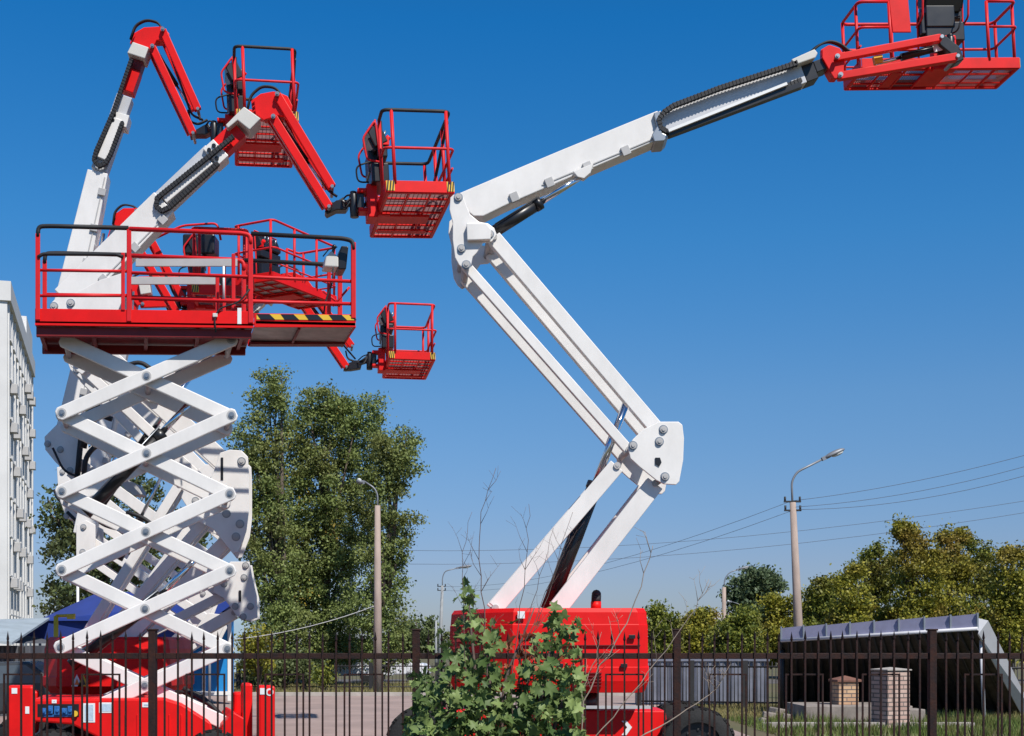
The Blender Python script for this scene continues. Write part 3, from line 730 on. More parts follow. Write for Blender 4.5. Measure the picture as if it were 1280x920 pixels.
MB().box2(P(228, 317, 23.2), P(268, 292, 23.2)+Vector((0, .4, 0))).box2(P(236, 322, 23.3), P(258, 317, 23.3)+Vector((0, .3, 0))).build('console_box', M_BLP, C_, bevel=.03)  # large dark control console of this lift, drawn as a separate box
MB().tube([P(190, 300, 23.2), P(228, 282, 23.2), P(272, 279, 23.2), P(276, 300, 23.2)], .02, 7, fillet=.1).build('console_rail', M_RED2, C_)  # thin rail frame round the console
MB().plate([(819, 572), (825, 572), (827, 578), (824, 583), (819, 580)], 17.425, .01).build('plate_slot', M_BLP, RL)
# warning stickers on the nearest left cover
for x in (96, 104):
    o = MB().extr([P(x-7, 858, 17.99), P(x+7, 858, 17.99), P(x, 843, 17.99)], (0, .006, 0)).build('warning_sticker', M_YEL if x > 100 else M_STK, lifts[0])
    MB().extr([P(x-3, 856, 17.983), P(x+3, 856, 17.983), P(x, 848, 17.983)], (0, .004, 0)).build('warning_symbol', M_BLP if x > 100 else M_ORG, o)

# ================================================================== SCISSOR LIFT
SY = 16.15
SC = empty('scissor_lift', ((185-CX)*SY/F, 16.7, 0), 'scissor lift with long railed red deck raised on crossed white arms', 'scissor lift')
L_ = [(84, 424), (80, 516), (80, 614), (80, 712), (78, 809), (80, 903)]
R_ = [(292, 424), (292, 519), (290, 617), (290, 713), (287, 811), (286, 905)]
def sarm(a, b, Y):
    A = P(*a, SY); B = P(*b, SY); mb = MB(); u = (B-A).normalized(); n = Vector((-u.z, 0, u.x)); hw = .082
    A2 = A-u*.07; B2 = B+u*.07; dy = Vector((0, Y-SY, 0))
    pts = [A2+n*hw*.55, A2+u*.04+n*hw, B2-u*.04+n*hw, B2+n*hw*.55, B2-n*hw*.55, B2-u*.04-n*hw, A2+u*.04-n*hw, A2-n*hw*.55]
    mb.extr([p+dy for p in pts], (0, .06, 0))
    o = mb.build('scissor_arm', M_WHT, SC, bevel=.012)
    return o
pin = MB()
for i in range(5):
    for (a, b, ys) in ((L_[i+1], R_[i], (SY, SY+1.03)), (L_[i], R_[i+1], (SY+.085, SY+.945))):
        for Y in ys:
            o = sarm(a, b, Y)
            if Y == SY:
                m_ = ((a[0]+b[0])/2, (a[1]+b[1])/2)
                for q_ in (a, b, m_):
                    pb = MB(); pins(pb, [q_], SY, .038, .012); pb.build('pivot_pin', M_STL, o)
                    v_ = P(*q_, SY); MB().cyl(v_+Vector((0, -.003, 0)), v_+Vector((0, .01, 0)), .058, 18).build('washer', M_GRY, o)
for i in range(6):
    for q in (L_[i], R_[i]):
        v = P(*q, SY); pin.cyl(v+Vector((0, .16, 0)), v+Vector((0, .95, 0)), .035, 12)
for i in range(5):
    v = P((L_[i][0]+R_[i+1][0])/2, (L_[i][1]+R_[i+1][1])/2, SY); pin.cyl(v+Vector((0, .16, 0)), v+Vector((0, .95, 0)), .04, 12)
pin.build('cross_tube', M_GRY, SC)
def cyl2(a, b, c, w_, Y):
    A, B, C_ = P(*a, Y), P(*b, Y), P(*c, Y)
    o = MB().cyl(A, B, w_, 16).cyl(B-(B-A).normalized()*.12, B, w_*1.12, 16).build('lift_cylinder', M_BLP, SC)
    MB().cyl(B, C_, w_*.5, 14).build('rod', M_ROD, o)
    MB().tube([A.lerp(B, .2)+Vector((-.03, -.08, .06)), B+Vector((-.03, -.08, .06))], .011, 6).build('oil_pipe', M_STL, o)
cyl2((118, 642), (214, 540), (248, 504), .08, 16.45)
cyl2((100, 832), (212, 744), (262, 692), .08, 16.45)
# deck
DY = 15.92
def dk(x, y, Y=DY): return P(x, y, DY)+Vector((0, Y-DY, 0))
dw = 1.12
def ybar(x): return 405+(x-40)*.011
deck = MB(); deck.extr([dk(40, 405), dk(313, 408.5), dk(313, 404.5), dk(40, 401)], (0, dw, 0)); do = deck.build('deck_floor', M_DRED, SC, bevel=.004)  # floor in darker red: underside shade put into the colour
tb = MB(); tb.extr([dk(40, 406), dk(313, 409.5), dk(313, 389), dk(40, 385.5)], (0, .02, 0)); tb.extr([dk(40, 406, DY+dw), dk(313, 409.5, DY+dw), dk(313, 389, DY+dw), dk(40, 385.5, DY+dw)], (0, .02, 0))
tb.box2(dk(40, 405, DY+.02), dk(40, 386, DY+dw)+Vector((.02, 0, 0)))
tb.build('toe_board', M_RED, do, bevel=.004)
lip = MB(); lip.extr([dk(40, 406.5, DY-.008), dk(313, 410, DY-.008), dk(313, 407.4, DY-.008), dk(40, 403.8, DY-.008)], (0, .03, 0)); lip.build('edge_lip', M_RED, do)
ub = MB()
for yy in (.06, dw-.14): ub.extr([dk(41, 419, DY+yy), dk(311, 421, DY+yy), dk(311, 410.5, DY+yy), dk(41, 407, DY+yy)], (0, .06, 0))
for xx in (44, 110, 176, 242, 298): ub.box2(dk(xx, 416, DY+.12), dk(xx+5, 408.5, DY+dw-.14))
ub.build('under_frame', M_DRED, SC, bevel=.006)  # darker red carries the shade below the deck
# extension deck
eo = MB().extr([dk(316, 404.5), dk(441, 407), dk(441, 403.5), dk(316, 401)], (0, dw-.1, 0)).build('extension_deck', M_GALV, SC)
te = MB(); te.extr([dk(314, 409), dk(441, 409), dk(441, 393), dk(314, 391.5)], (0, .018, 0)); te.box2(dk(440, 409, DY+.018), dk(441.5, 393, DY+dw-.1)); te.extr([dk(314, 409, DY+dw-.12), dk(441, 409, DY+dw-.12), dk(441, 393, DY+dw-.12), dk(314, 391.5, DY+dw-.12)], (0, .018, 0))
te.build('toe_board', M_RED, eo, bevel=.004)
fe = MB(); fe.box2(dk(370, 409.4, DY+.1), dk(373, 407, DY+dw-.15)); fe.box2(dk(316, 410, DY+.85), dk(441, 406.8, DY+1.0)); fe.build('floor_frame', M_DRED, eo)
hz = MB().extr([dk(317, 399.3, DY-.006), dk(440.5, 400.5, DY-.006), dk(440.5, 394, DY-.006), dk(317, 392.6, DY-.006)], (0, .004, 0)).build('hazard_stripe', M_YEL, eo)
hb = MB()
for k in range(5):
    x = 317+k*30; x1 = min(x+16, 433); hb.extr([dk(x+5, 399.5+k*.22, DY-.0095), dk(min(x1+7, 440.4), 399.6+k*.22, DY-.0095), dk(min(x1, 436), 392.8+k*.3, DY-.0095), dk(x, 392.7+k*.3, DY-.0095)], (0, .003, 0))
hb.build('hazard_bars', M_BLP, hz)
# rails, front and rear
pr = .023
def rail(name, pts, r, m, Y=DY+.02, fillet=.12, par=SC):
    return MB().tube([dk(x, y, Y) for x, y in pts], r, 9, fillet=fillet).build(name, m, par)
def sqpost(x, y0, y1, Y=DY+.0, w_=.055):
    a = dk(x, y0, Y); b = dk(x, y1, Y); return MB().box((a+b)/2+Vector((0, .02, 0)), (w_, .045, abs(a.z-b.z))).build('rail_post', M_RED2, SC, bevel=.006)
for (x, a, b) in ((43.5, 292, 400), (157.5, 284, 402), (309.5, 297, 404), (438, 303, 398)):
    sqpost(x, a, b, DY-.015); sqpost(x, a, b, DY+dw-.04)
sqpost(150, 316, 388, DY-.012, .045); sqpost(302, 345, 390, DY+.03, .04)
for Y in (DY+.0, DY+dw-.03):
    rail('top_rail', [(43.5, 296), (44, 283), (60, 282.5), (157, 285)], pr*1.15, M_BLK, Y)
    rail('top_rail', [(158, 286), (298, 291.5), (309, 294), (309.5, 305)], pr*1.2, M_RED2, Y)
    rail('top_rail', [(310, 292), (425, 298), (437, 301), (438, 312)], pr*1.15, M_BLK, Y)
    rail('mid_rail', [(43.5, 337), (155, 338.5)], pr*.8, M_RED2, Y+.02, 0)
    rail('mid_rail', [(43.5, 369), (155, 369)], pr*.8, M_RED2, Y+.02, 0)
    rail('mid_rail', [(158, 340), (309, 345), (438, 351)], pr*.9, M_RED2, Y+.03, 0)
    rail('mid_rail', [(158, 372), (309, 376), (438, 379)], pr*.9, M_RED2, Y+.03, 0)
rail('gate_rail', [(44, 322), (50, 318), (142, 318.5), (150, 322)], pr*.95, M_BLK, DY-.02, .06)
gb = MB()
gb.box2(dk(165, 304, DY+dw-.16), dk(300, 294, DY+dw-.13)); 
gb.box2(dk(158, 328, DY+dw-.16), dk(272, 318, DY+dw-.13)); gb.build('grey_slide_rail', M_GRY, SC, bevel=.004)
rail('brace', [(415, 334), (438, 352)], .014, M_RED2, DY+dw-.05, 0); rail('brace', [(416, 376), (437, 352)], .014, M_RED2, DY+.25, 0)
sqpost(415, 320, 398, DY+.5, .045); sqpost(292, 300, 392, DY+.55, .045); sqpost(283, 300, 392, DY+dw-.08, .04); sqpost(272, 322, 390, DY+.7, .045)
rail('latch_post', [(279, 318), (279, 362)], .014, M_STK, DY+.5, 0)
bx = MB(); bx.extr([dk(403, 330, DY+.1), dk(421, 331, DY+.1), dk(421, 318, DY+.1), dk(412, 310, DY+.1), dk(405, 318, DY+.1)], (0, .25, 0)); cbo = bx.build('control_box', M_BOX, SC, bevel=.015)
MB().extr([dk(421, 333, DY+.12), dk(431, 333, DY+.12), dk(434, 304, DY+.12), dk(425, 303, DY+.12), dk(421, 315, DY+.12)], (0, .3, 0)).build('box_shell', M_BLP, cbo, bevel=.015)
jk = MB(); jk.cyl(dk(414, 316, DY+.2), dk(416, 305, DY+.15), .018, 8); jk.sphere(dk(416, 304, DY+.15), .03); jk.tube([dk(402, 316, DY+.15), dk(410, 306, DY+.15), dk(420, 304, DY+.15)], .008, 6, fillet=.1); jk.build('joystick', M_BLP, cbo)
rail('control_cable', [(414, 332), (413, 352), (404, 374), (402, 392)], .010, M_BLK, DY+.08, .2)
rail('control_cable', [(266, 416), (264, 398), (270, 386), (296, 378), (308, 362)], .010, M_BLK, DY-.02, .2)
lt = MB(); lt.box2(dk(262, 397, DY-.03), dk(268, 392, DY-.004)); lt.build('work_lamp', M_BOX, SC, bevel=.006)
MB().box2(dk(293, 405, DY-.005), dk(298, 385, DY-.001)).build('sticker', M_STK, SC)
# chassis
CYf = 15.85
def ck(x, y, Y=CYf): return P(x, y, CYf)+Vector((0, Y-CYf, 0))
ch = MB(); ch.extr([ck(35, 874), ck(200, 873), ck(222, 880), ck(258, 903), ck(262, 925), ck(130, 930), ck(112, 920), ck(84, 906), ck(35, 902)], (0, 1.45, 0))
cho = ch.build('chassis', M_RED, SC, bevel=.025)
bt = MB(); bt.box2(ck(60, 925, CYf+.3), ck(300, 950, CYf+1.2)); bt.build('lower_frame', M_DRED, SC, bevel=.02)
fr = MB(); fr.extr([ck(268, 930), ck(300, 930), ck(300, 898), ck(286, 890), ck(272, 906)], (0, 1.45, 0)); fr.build('front_bracket', M_RED, SC, bevel=.015)
rc = MB(); rc.box2(ck(41, 896, CYf-.004), ck(93, 880, CYf+.01)); ro = rc.build('manifold_recess', M_BLP, cho, bevel=.0)
bl = MB()
for (x, y, w_, h_) in ((49, 889, 6, 8), (57, 887, 7, 10), (66, 888, 8, 11), (75, 889, 7, 8), (82, 888, 6, 11)):
    bl.box2(ck(x-w_/2, y+h_/2, CYf-.03), ck(x+w_/2, y-h_/2, CYf-.005)); bl.cyl(ck(x, y, CYf-.05), ck(x, y, CYf-.03), .02, 8)
bl.box2(ck(47, 896, CYf-.012), ck(85, 893, CYf-.005))
bl.build('valve_block', M_BLU, ro, bevel=.004)
MB().cyl(ck(88, 892, CYf-.04), ck(88, 892, CYf), .035, 12).build('gauge', M_YEL, ro)
for (a, b, mm) in (((98, 903), (113, 879), M_STK), ((118, 891), (136, 878), M_STK), ((172, 884), (184, 878), M_STK), ((59, 879), (65, 874.5), M_STK)):
    o = MB().box2(ck(a[0], a[1], CYf-.006), ck(b[0], b[1], CYf-.001)).build('sticker', mm, cho)
    MB().box2(ck(a[0]+2, a[1]-2, CYf-.009), ck(b[0]-2, b[1]+2, CYf-.006)).build('printed_panel', M_STB, o)
rb = MB()
for x in (150, 165, 180, 205, 220): rb.box2(ck(x, 925, CYf-.012), ck(x+1.6, 893, CYf+.0))
rb.build('pressed_rib', M_RED, cho, bevel=.003)
def outrig(x0, x1, y0, Y):
    o = MB().box2(ck(x0, 926, Y), ck(x1, y0, Y+.3)).build('stabilizer_leg', M_RED, SC, bevel=.03)
    MB().box2(ck((x0+x1)/2-3, 990, Y+.1), ck((x0+x1)/2+3, 926, Y+.2)).build('jack_rod', M_ROD, o)
    c = ck((x0+x1)/2, 990, Y+.15); MB().cyl((c.x, c.y, .0), (c.x, c.y, .04), .16, 20).build('jack_pad', M_BLP, o)
    return o
o = outrig(3, 36, 857, CYf-.02); MB().box2(ck(9, 867, CYf-.026), ck(16, 860, CYf-.021)).build('sticker', M_STK, o); MB().box2(ck(26, 892, CYf-.026), ck(31, 883, CYf-.021)).build('sticker', M_STK, o)
o = outrig(317, 338, 857, CYf-.02)
dc = MB(); dc.cyl(ck(331, 865, CYf-.026), ck(331, 865, CYf-.021), .045, 18); dc.box2(ck(319, 868, CYf-.026), ck(325, 860, CYf-.021)); dc.build('round_sticker', M_STK, o)
MB().cyl(ck(331, 865, CYf-.03), ck(331, 865, CYf-.026), .025, 14).build('sticker_centre', M_RED, o)
o = outrig(300, 313, 855, CYf+.35); outrig(5, 30, 868, CYf+1.3); outrig(296, 312, 870, CYf+1.3)
for X in (62, 262):
    for Y in (CYf+.1, CYf+1.35):
        c = ck(X, 900, Y); wheel(SC, (c.x, Y, .36), .36, .24, M_RED)
hd = MB(); hd.tube([ck(225, 862, CYf+.7), ck(240, 872, CYf+.7), ck(262, 884, CYf+.7), ck(280, 905, CYf+.7)], .03, 8, fillet=.2); hd.tube([ck(215, 868, CYf+.8), ck(245, 868, CYf+.8), ck(276, 898, CYf+.8)], .025, 8, fillet=.2); hd.build('cable_bundle', M_BLK, SC)

shear(SC, 16.05, .27)
# ================================================================== FRONT FENCE
FY = 11.5
fn = empty('iron_fence', (0, FY, 0), 'rusty dark iron railing fence with spear tips across the whole foreground', 'fence')
def fx(x): return (x-CX)*FY/F
zr = H-12*FY/F; zt = H+(HY-789)*FY/F; zb = H-34*FY/F
rl = MB(); rl.box((fx(640), FY, zr), (fx(1700)-fx(-420), .035, .05)); rl.build('top_rail', M_FEN, fn, bevel=.004)
MB().box((fx(640), FY, .25), (fx(1700)-fx(-420), .035, .05)).build('bottom_rail', M_FEN, fn, bevel=.004)
posts = [-455, -134, 191, 520, 846, 1165, 1486]
pm = None
for x in posts:
    if pm is None:
        c = (fx(x), FY, 0); mb = MB().box2((c[0]-.030, FY-.04, -.05), (c[0]+.030, FY+.04, zt+.005)).box((c[0], FY, zt+.012), (.08, .09, .015))
        pm = mb.build('post', M_FEN, fn, bevel=.004); px0 = x
    else:
        o = pm.copy(); COL.objects.link(o); o.parent = fn; o.location = (fx(x)-fx(px0), 0, 0)
pk = None; sp = .205
for i in range(len(posts)-1):
    xa_, xb_ = posts[i], posts[i+1]
    for k in range(1, 20):
        x = xa_+(xb_-xa_)*k/20+random.uniform(-1.3, 1.3)
        if x < -60 or x > 1340: continue
        if pk is None:
            mb = MB(); X = fx(x); mb.box2((X-.0072, FY-.03, .2), (X+.0072, FY-.013, zt-.07))
            mb.add([(X-.0125, FY-.022, zt-.055), (X, FY-.036, zt-.055), (X+.0125, FY-.022, zt-.055), (X, FY-.008, zt-.055), (X, FY-.022, zt+.015), (X, FY-.022, zt-.085)], [(0, 1, 4), (1, 2, 4), (2, 3, 4), (3, 0, 4), (1, 0, 5), (2, 1, 5), (3, 2, 5), (0, 3, 5)])
            pk = mb.build('picket', M_FEN, fn); pk0 = x
        else:
            o = pk.copy(); COL.objects.link(o); o.parent = fn; o.location = (fx(x)-fx(pk0), 0, random.uniform(-.02, .0)); o.rotation_euler = (0, 0, 0)
for i in range(len(posts)-1):
    xa_, xb_ = posts[i], posts[i+1]; g = (xb_-xa_)/20
    for k in (2.5, 8.5, 14.5):
        X0, X1 = fx(xa_+g*k), fx(xa_+g*(k+3))
        if X1 < fx(-40) or X0 > fx(1330): continue
        m_ = MB(); 
        m_.box2((X0, FY-.008, zb-.014), (X1, FY+.008, zb)); m_.box2((X0, FY-.008, .27), (X0+.014, FY+.008, zb-.014)); m_.box2((X1-.014, FY-.008, .27), (X1, FY+.008, zb-.014))
        m_.build('hoop_bar', M_FEN, fn)

# ================================================================== BACKGROUND FENCES AND STRUCTURES
def fence(name, label, cat, A, B, h, n, posts_, m, pr_=.011, rails=(.15, .9)):
    A = Vector((*A, 0)); B = Vector((*B, 0)); root = empty(name, A, label, cat)
    mb = MB()
    for f in rails: mb.tube([A+Vector((0, 0, h*f)), B+Vector((0, 0, h*f))], .025, 6)
    mb.build('rail', m, root)
    mb = MB()
    for i in range(n+1):
        p = A.lerp(B, i/n); mb.cyl(p, p+Vector((0, 0, h*random.uniform(.98, 1.02))), pr_, 5)
    o = mb.build('picket', m, root); tag(o, kind='stuff')
    for i in range(posts_+1):
        p = A.lerp(B, i/posts_); MB().box2(p+Vector((-.07, -.06, 0)), p+Vector((.07, .06, h*1.03))).build('post', m, root)
    return root
fence('garden_fence', 'low black picket fence crossing behind the brick pillars at right', 'fence', (3.5, 37.5), (16, 33.5), 1.28, 130, 9, M_FEN2, .014)
fence('lot_fence', 'thin black picket fence beyond the lot under the big trees', 'fence', (-13, 52), (2.2, 52), 1.05, 110, 6, M_FEN2, .009)
# corrugated container wall behind the garden fence
cw = MB(); x0, x1, Yc = 3.6, 7.45, 39.5; n = 44; pts = []
for i in range(n+1):
    x = x0+(x1-x0)*i/n; k = i % 4; pts.append((x, Yc+(.0 if k in (0, 1) else .07)))
vs = []; [vs.extend([(x, y, .05), (x, y, 1.28)]) for x, y in pts]
cw.add(vs, [(2*i, 2*i+2, 2*i+3, 2*i+1) for i in range(n)]); cw.box2((x0, Yc+.08, .05), (x1, Yc+.3, 1.27)); cw.box2((x0-.03, Yc-.04, 1.27), (x1+.03, Yc+.32, 1.33))
tag(cw.build('corrugated_wall', mat('grey_corrugated_metal', (.20, .21, .26), .5, metal=.2, var=.3, vscale=2), loc=(x0, Yc, 0)), 'low grey corrugated metal wall behind the black picket fence, right of the red lift cover', 'wall')

# slanted canopy
cp = empty('canopy', (8.5, 33, 0), 'large tilted lean-to canopy with grey blue fascia and dark underside behind the brick pillars', 'canopy')
M_FAS = mat('grey_blue_fascia', (.30, .30, .42), .5, var=.15, vscale=3)
M_UNDER = mat('shade_toned_underside', (.075, .066, .064), .8, var=.5, vscale=5)  # dark tone puts the shade under the canopy into the colour
tl, tr_ = P(976, 802, 33.5), P(1221, 787, 30)
bl_, br_ = Vector((7.3, 37, .02)), P(1276, 896, 33.2)
br_.z = .02
def quad_slab(name, a, b, c, e, off, m, par): return MB().extr([a, b, c, e], off, False).build(name, m, par)
nrm = ((tr_-tl).cross(bl_-tl)).normalized()
quad_slab('tilted_roof', tl, tr_, br_, bl_, Vector((0, .12, .1)), M_UNDER, cp)
rb = MB()
for i in range(25):
    k = i/24; a = tl.lerp(tr_, k); b = bl_.lerp(br_, k); rb.tube([a+Vector((0, -.04, -.03)), b+Vector((0, -.04, .02))], .035, 4)
rb.build('rafter', M_FEN2, cp)
u = (tr_-tl)
for i in range(8):
    a = tl+u*(i/8+.003); b = tl+u*((i+1)/8-.003); h0, h1 = .33, .35
    MB().extr([a+Vector((0, -.05, .06)), b+Vector((0, -.05, .06)), b+Vector((0, -.0, h1)), a+Vector((0, -.0, h0))], (0, .03, 0)).build('fascia_panel', M_FAS, cp)
sm = MB()
for i in range(9):
    a = tl+u*(i/8); sm.box(a+Vector((0, -.04, .19)), (.035, .06, .36))
sm.build('fascia_seam', M_STL, cp)
MB().tube([tl+Vector((0, -.08, .02)), tr_+Vector((0, -.08, .02))], .05, 4).build('gutter', mat('white_trim', (.6, .6, .63), .5, var=.1), cp)
MB().extr([tr_+Vector((.02, -.05, .25)), tr_+Vector((.25, 0, .2)), br_+Vector((.3, 0, .1)), br_+Vector((.02, -.05, -.02)), tr_+Vector((.02, -.05, -.1))], (0, .08, 0)).build('side_beam', MAT['white_trim'], cp)
pp = P(1226, 800, 30.4); MB().tube([pp, Vector((pp.x+.08, 30.4, -.02))], .04, 6).build('post', MAT['white_trim'], cp)
pp = tl+Vector((.1, .3, 0)); MB().tube([pp, Vector((pp.x, pp.y, 0))], .06, 6).build('post', M_FEN2, cp)

# brick pillars
def brickmat(name, c1, c2, sc):
    m = bpy.data.materials.new(name); m.use_nodes = True; nt = m.node_tree; b = nt.nodes['Principled BSDF']; b.inputs['Roughness'].default_value = .85
    t = nt.nodes.new('ShaderNodeTexBrick'); t.inputs['Scale'].default_value = 1; t.inputs['Color1'].default_value = (*c1, 1); t.inputs['Color2'].default_value = (*c2, 1)
    t.inputs['Mortar'].default_value = (.17, .14, .125, 1); t.inputs['Brick Width'].default_value = .25; t.inputs['Row Height'].default_value = .09; t.inputs['Mortar Size'].default_value = .012; t.inputs['Bias'].default_value = 0
    tc = nt.nodes.new('ShaderNodeTexCoord'); sx = nt.nodes.new('ShaderNodeSeparateXYZ'); cm = nt.nodes.new('ShaderNodeCombineXYZ'); ad = nt.nodes.new('ShaderNodeMath')
    nt.links.new(tc.outputs['Object'], sx.inputs[0]); nt.links.new(sx.outputs[0], ad.inputs[0]); nt.links.new(sx.outputs[1], ad.inputs[1]); nt.links.new(ad.outputs[0], cm.inputs[0]); nt.links.new(sx.outputs[2], cm.inputs[1])
    nt.links.new(cm.outputs[0], t.inputs['Vector'])
    n = nt.nodes.new('ShaderNodeTexNoise'); n.inputs['Scale'].default_value = 4; n.inputs['Detail'].default_value = 5; nt.links.new(tc.outputs['Object'], n.inputs['Vector'])
    mx = nt.nodes.new('ShaderNodeMix'); mx.data_type = 'RGBA'; mx.blend_type = 'MULTIPLY'; mx.inputs[0].default_value = .35
    nt.links.new(t.outputs[0], mx.inputs[6]); nt.links.new(n.outputs['Fac'], mx.inputs[7]); nt.links.new(mx.outputs[2], b.inputs['Base Color'])
    bp = nt.nodes.new('ShaderNodeBump'); bp.inputs['Strength'].default_value = .6; bp.inputs['Distance'].default_value = .02; bp.invert = True
    nt.links.new(t.outputs['Fac'], bp.inputs['Height']); nt.links.new(bp.outputs[0], b.inputs['Normal'])
    return m
def pillar(label, cx, Y, w_, h, z0, m, capm, yaw, caph=.08, over=.05):
    X = (cx-CX)*Y/F; root = empty('brick_pillar', (X, Y, 0), label, 'pillar', 'brick pillars on the verge')
    rot = Matrix.Translation((X, Y, 0)) @ Matrix.Rotation(R(yaw), 4, 'Z')
    MB().box2((-w_/2, -w_/2, z0), (w_/2, w_/2, h)).xf(rot).build('shaft', m, root, bevel=.008)
    q = w_/2+over; mb = MB().add([(-q, -q, h), (q, -q, h), (q, q, h), (-q, q, h), (-q, -q, h+caph*.5), (q, -q, h+caph*.5), (q, q, h+caph*.5), (-q, q, h+caph*.5), (0, 0, h+caph*1.4)],
        [(3, 2, 1, 0), (0, 1, 5, 4), (1, 2, 6, 5), (2, 3, 7, 6), (3, 0, 4, 7), (4, 5, 8), (5, 6, 8), (6, 7, 8), (7, 4, 8)])
    mb.xf(rot).build('cap', capm, root, bevel=.004)
    return root
M_CAP = mat('terracotta_cap', (.22, .10, .07), .8, var=.3)
pillar('small yellow brick pillar with a brown pitched cap standing on the concrete slab', 1056, 31, .47, H-(852-HY)*31/F, .38, brickmat('yellow_brick', (.70, .46, .27), (.58, .34, .20), 1), M_CAP, 8, .1, .05)
pillar('taller pinkish brick pillar with a pale flat cap, right of the small one', 1113, 28.5, .56, H-(838-HY)*28.5/F, -.02, brickmat('pale_pink_brick', (.66, .48, .40), (.50, .32, .26), 1), M_KERB, 22, .05, .03)
tag(MB().box2((6.5, 30.2, -.02), (8.9, 32.2, .38)).box2((8.2, 29.6, -.02), (9.0, 30.25, .33)).build('concrete_slab', mat('rough_concrete', (.30, .26, .23), .9, var=.35, vscale=2.5, bump=.5), bevel=.02, loc=(7.7, 31, 0)), 'rough grey concrete slab under the small brick pillar', 'slab')
rk = []
for i, (x, y, s_, lab) in enumerate(((962, 893, .22, 'broken pale rubble block at the left end, beside the concrete slab'), (973, 890, .28, 'largest pale rubble block beside the concrete slab'), (985, 895, .2, 'pale rubble block touching the left side of the concrete slab'), (953, 898, .15, 'smallest pale rubble block lying in the grass left of the slab'))):
    Y = gy(y+6); c = P(x, y+6, Y); mb = MB().box((c.x, c.y, s_*.35), (s_*1.5, s_, s_*.8), Euler((.1*i, .15, .6*i)).to_matrix())
    tag(mb.build('rubble_block', MAT['rough_concrete'], bevel=.03, loc=(c.x, c.y, 0)), lab, 'rubble', 'rubble by the slab')

# lamp posts
def lamp(label, base, top, Y, r0, r1, arm, head, m=M_CONC, group='street lamps', collar=None, zb_=0):
    s = Y/F; B = Vector(((base-CX)*s, Y, zb_)); T = P(*top, Y)
    root = empty('street_lamp', B, label, 'street lamp', group)
    MB().tube([B, B.lerp(T, .5), T], r0, 14, r2=r1).build('pole', m, root)
    if arm:
        MB().tube([T-Vector((0, 0, .3))]+[P(x, y, Y) for x, y in arm], (.028 if base == 472 else .036)*min(1, r1/.1), 8, fillet=.28).build('bracket_arm', M_LAMP, root)
    if head:
        a, b = P(*head[0], Y), P(*head[1], Y); u = (b-a).normalized(); mid = (a+b)/2; L = (b-a).length
        rot = Matrix.Rotation(-math.atan2(u.z, u.x), 4, 'Y')
        mb = MB().sphere((0, 0, 0), 1, 14, (L*.5, .15, .10)); mb.v = [(x, y, max(z, -.05)) for x, y, z in mb.v]
        mb.box((-L*.42, 0, 0), (L*.35, .12, .12))
        o = mb.xf(Matrix.Translation(mid) @ rot).build('lamp_head', M_LAMP, root)
        MB().sphere((L*.12, 0, -.055), 1, 12, (L*.28, .11, .06)).xf(Matrix.Translation(mid) @ rot).build('diffuser', mat('lamp_glass', (.6, .62, .6), .25), o)
    if collar:
        for (x, y) in collar:
            c = P(x, y, Y); MB().box(c, (.55, .08, .05)).cyl(c+Vector((-.24, 0, 0)), c+Vector((-.24, 0, .16)), .035, 8).cyl(c+Vector((.24, 0, 0)), c+Vector((.24, 0, .16)), .035, 8).build('crossarm', M_FEN2, root)
    return root
lamp('brown concrete lamp post standing in front of the big green poplars', 472, (472, 632), gy(868), .17, .10, [(472, 618), (468, 610), (456, 602)], ((455, 603), (445, 601)))
lamp('tall leaning concrete street lamp rising behind the tilted canopy', 1002, (991, 628), 44, .17, .10, [(989.5, 602), (996, 590), (1030, 573)], ((1030, 573), (1056, 561)), collar=((990.5, 627), (991, 638)))
lamp('thin grey street lamp seen between the poplars and the red lift cover', 549, (553, 732), 88, .14, .09, [(553, 722), (556, 714), (572, 710)], ((572, 710), (590, 707)), m=mat('light_pole', (.33, .34, .34), .7, var=.2), collar=((552, 733), (552, 738)))
lamp('small concrete street lamp in front of the round dark tree', 905, (905, 734), 95, .17, .14, [(905.5, 724), (911, 716), (922, 712)], ((922, 712), (937, 708)))
lamp('lowest street lamp with a curved arm, right of the small concrete one', 929, (929, 766), 105, .08, .07, [(929, 760), (924, 755), (914, 752)], ((914, 752), (908, 752)), m=MAT['light_pole'])
lamp('street lamp whose pale head just clears the treetops at far right', 1232, (1232, 690), 80, .12, .08, [(1232, 682), (1228, 677), (1222, 676)], ((1222, 676), (1213, 675)), m=MAT['light_pole'])
lamp('bare slim grey mast beside the thin street lamp, left of the red cover', 545, (545, 776), 96, .1, .07, None, None, m=MAT['light_pole'])

# cables
def cable(label, pts, Y0, Y1, sag, r=.008, name='power_cable', group='power cables', m=None):
    A, B = P(*pts[0], Y0), P(*pts[1], Y1); n = 14
    q = [A.lerp(B, i/n)-Vector((0, 0, sag*4*(i/n)*(1-i/n))) for i in range(n+1)]
    tag(MB().tube(q, r, 5).build(name, m or mat('cable_grey', (.17, .20, .25), .6), loc=tuple(A)), label, 'cable', group)
cable('upper power cable right of the tall leaning lamp', ((991, 626), (1400, 534)), 44, 38, .25)
cable('second power cable below the upper one, right of the tall leaning lamp', ((991, 634), (1400, 546)), 44, 38, .35)
cable('third power cable right of the tall leaning lamp, just below the upper pair', ((992, 637), (1400, 556)), 44, 38, .45)
cable('steeper power cable running left from the top of the tall leaning lamp', ((990, 626), (553, 733)), 44, 88, .8, .008)
cable('lower power cable running left from the tall leaning lamp', ((991, 638), (553, 738)), 44, 88, .8, .008)
cable('upper of the two thin level cables crossing the sky behind the tall leaning lamp', ((1500, 588), (500, 688)), 70, 90, 1.2, .013)
cable('lower of the two thin level cables crossing the sky behind the tall leaning lamp', ((1500, 602), (500, 705)), 70, 90, 1.2, .013)
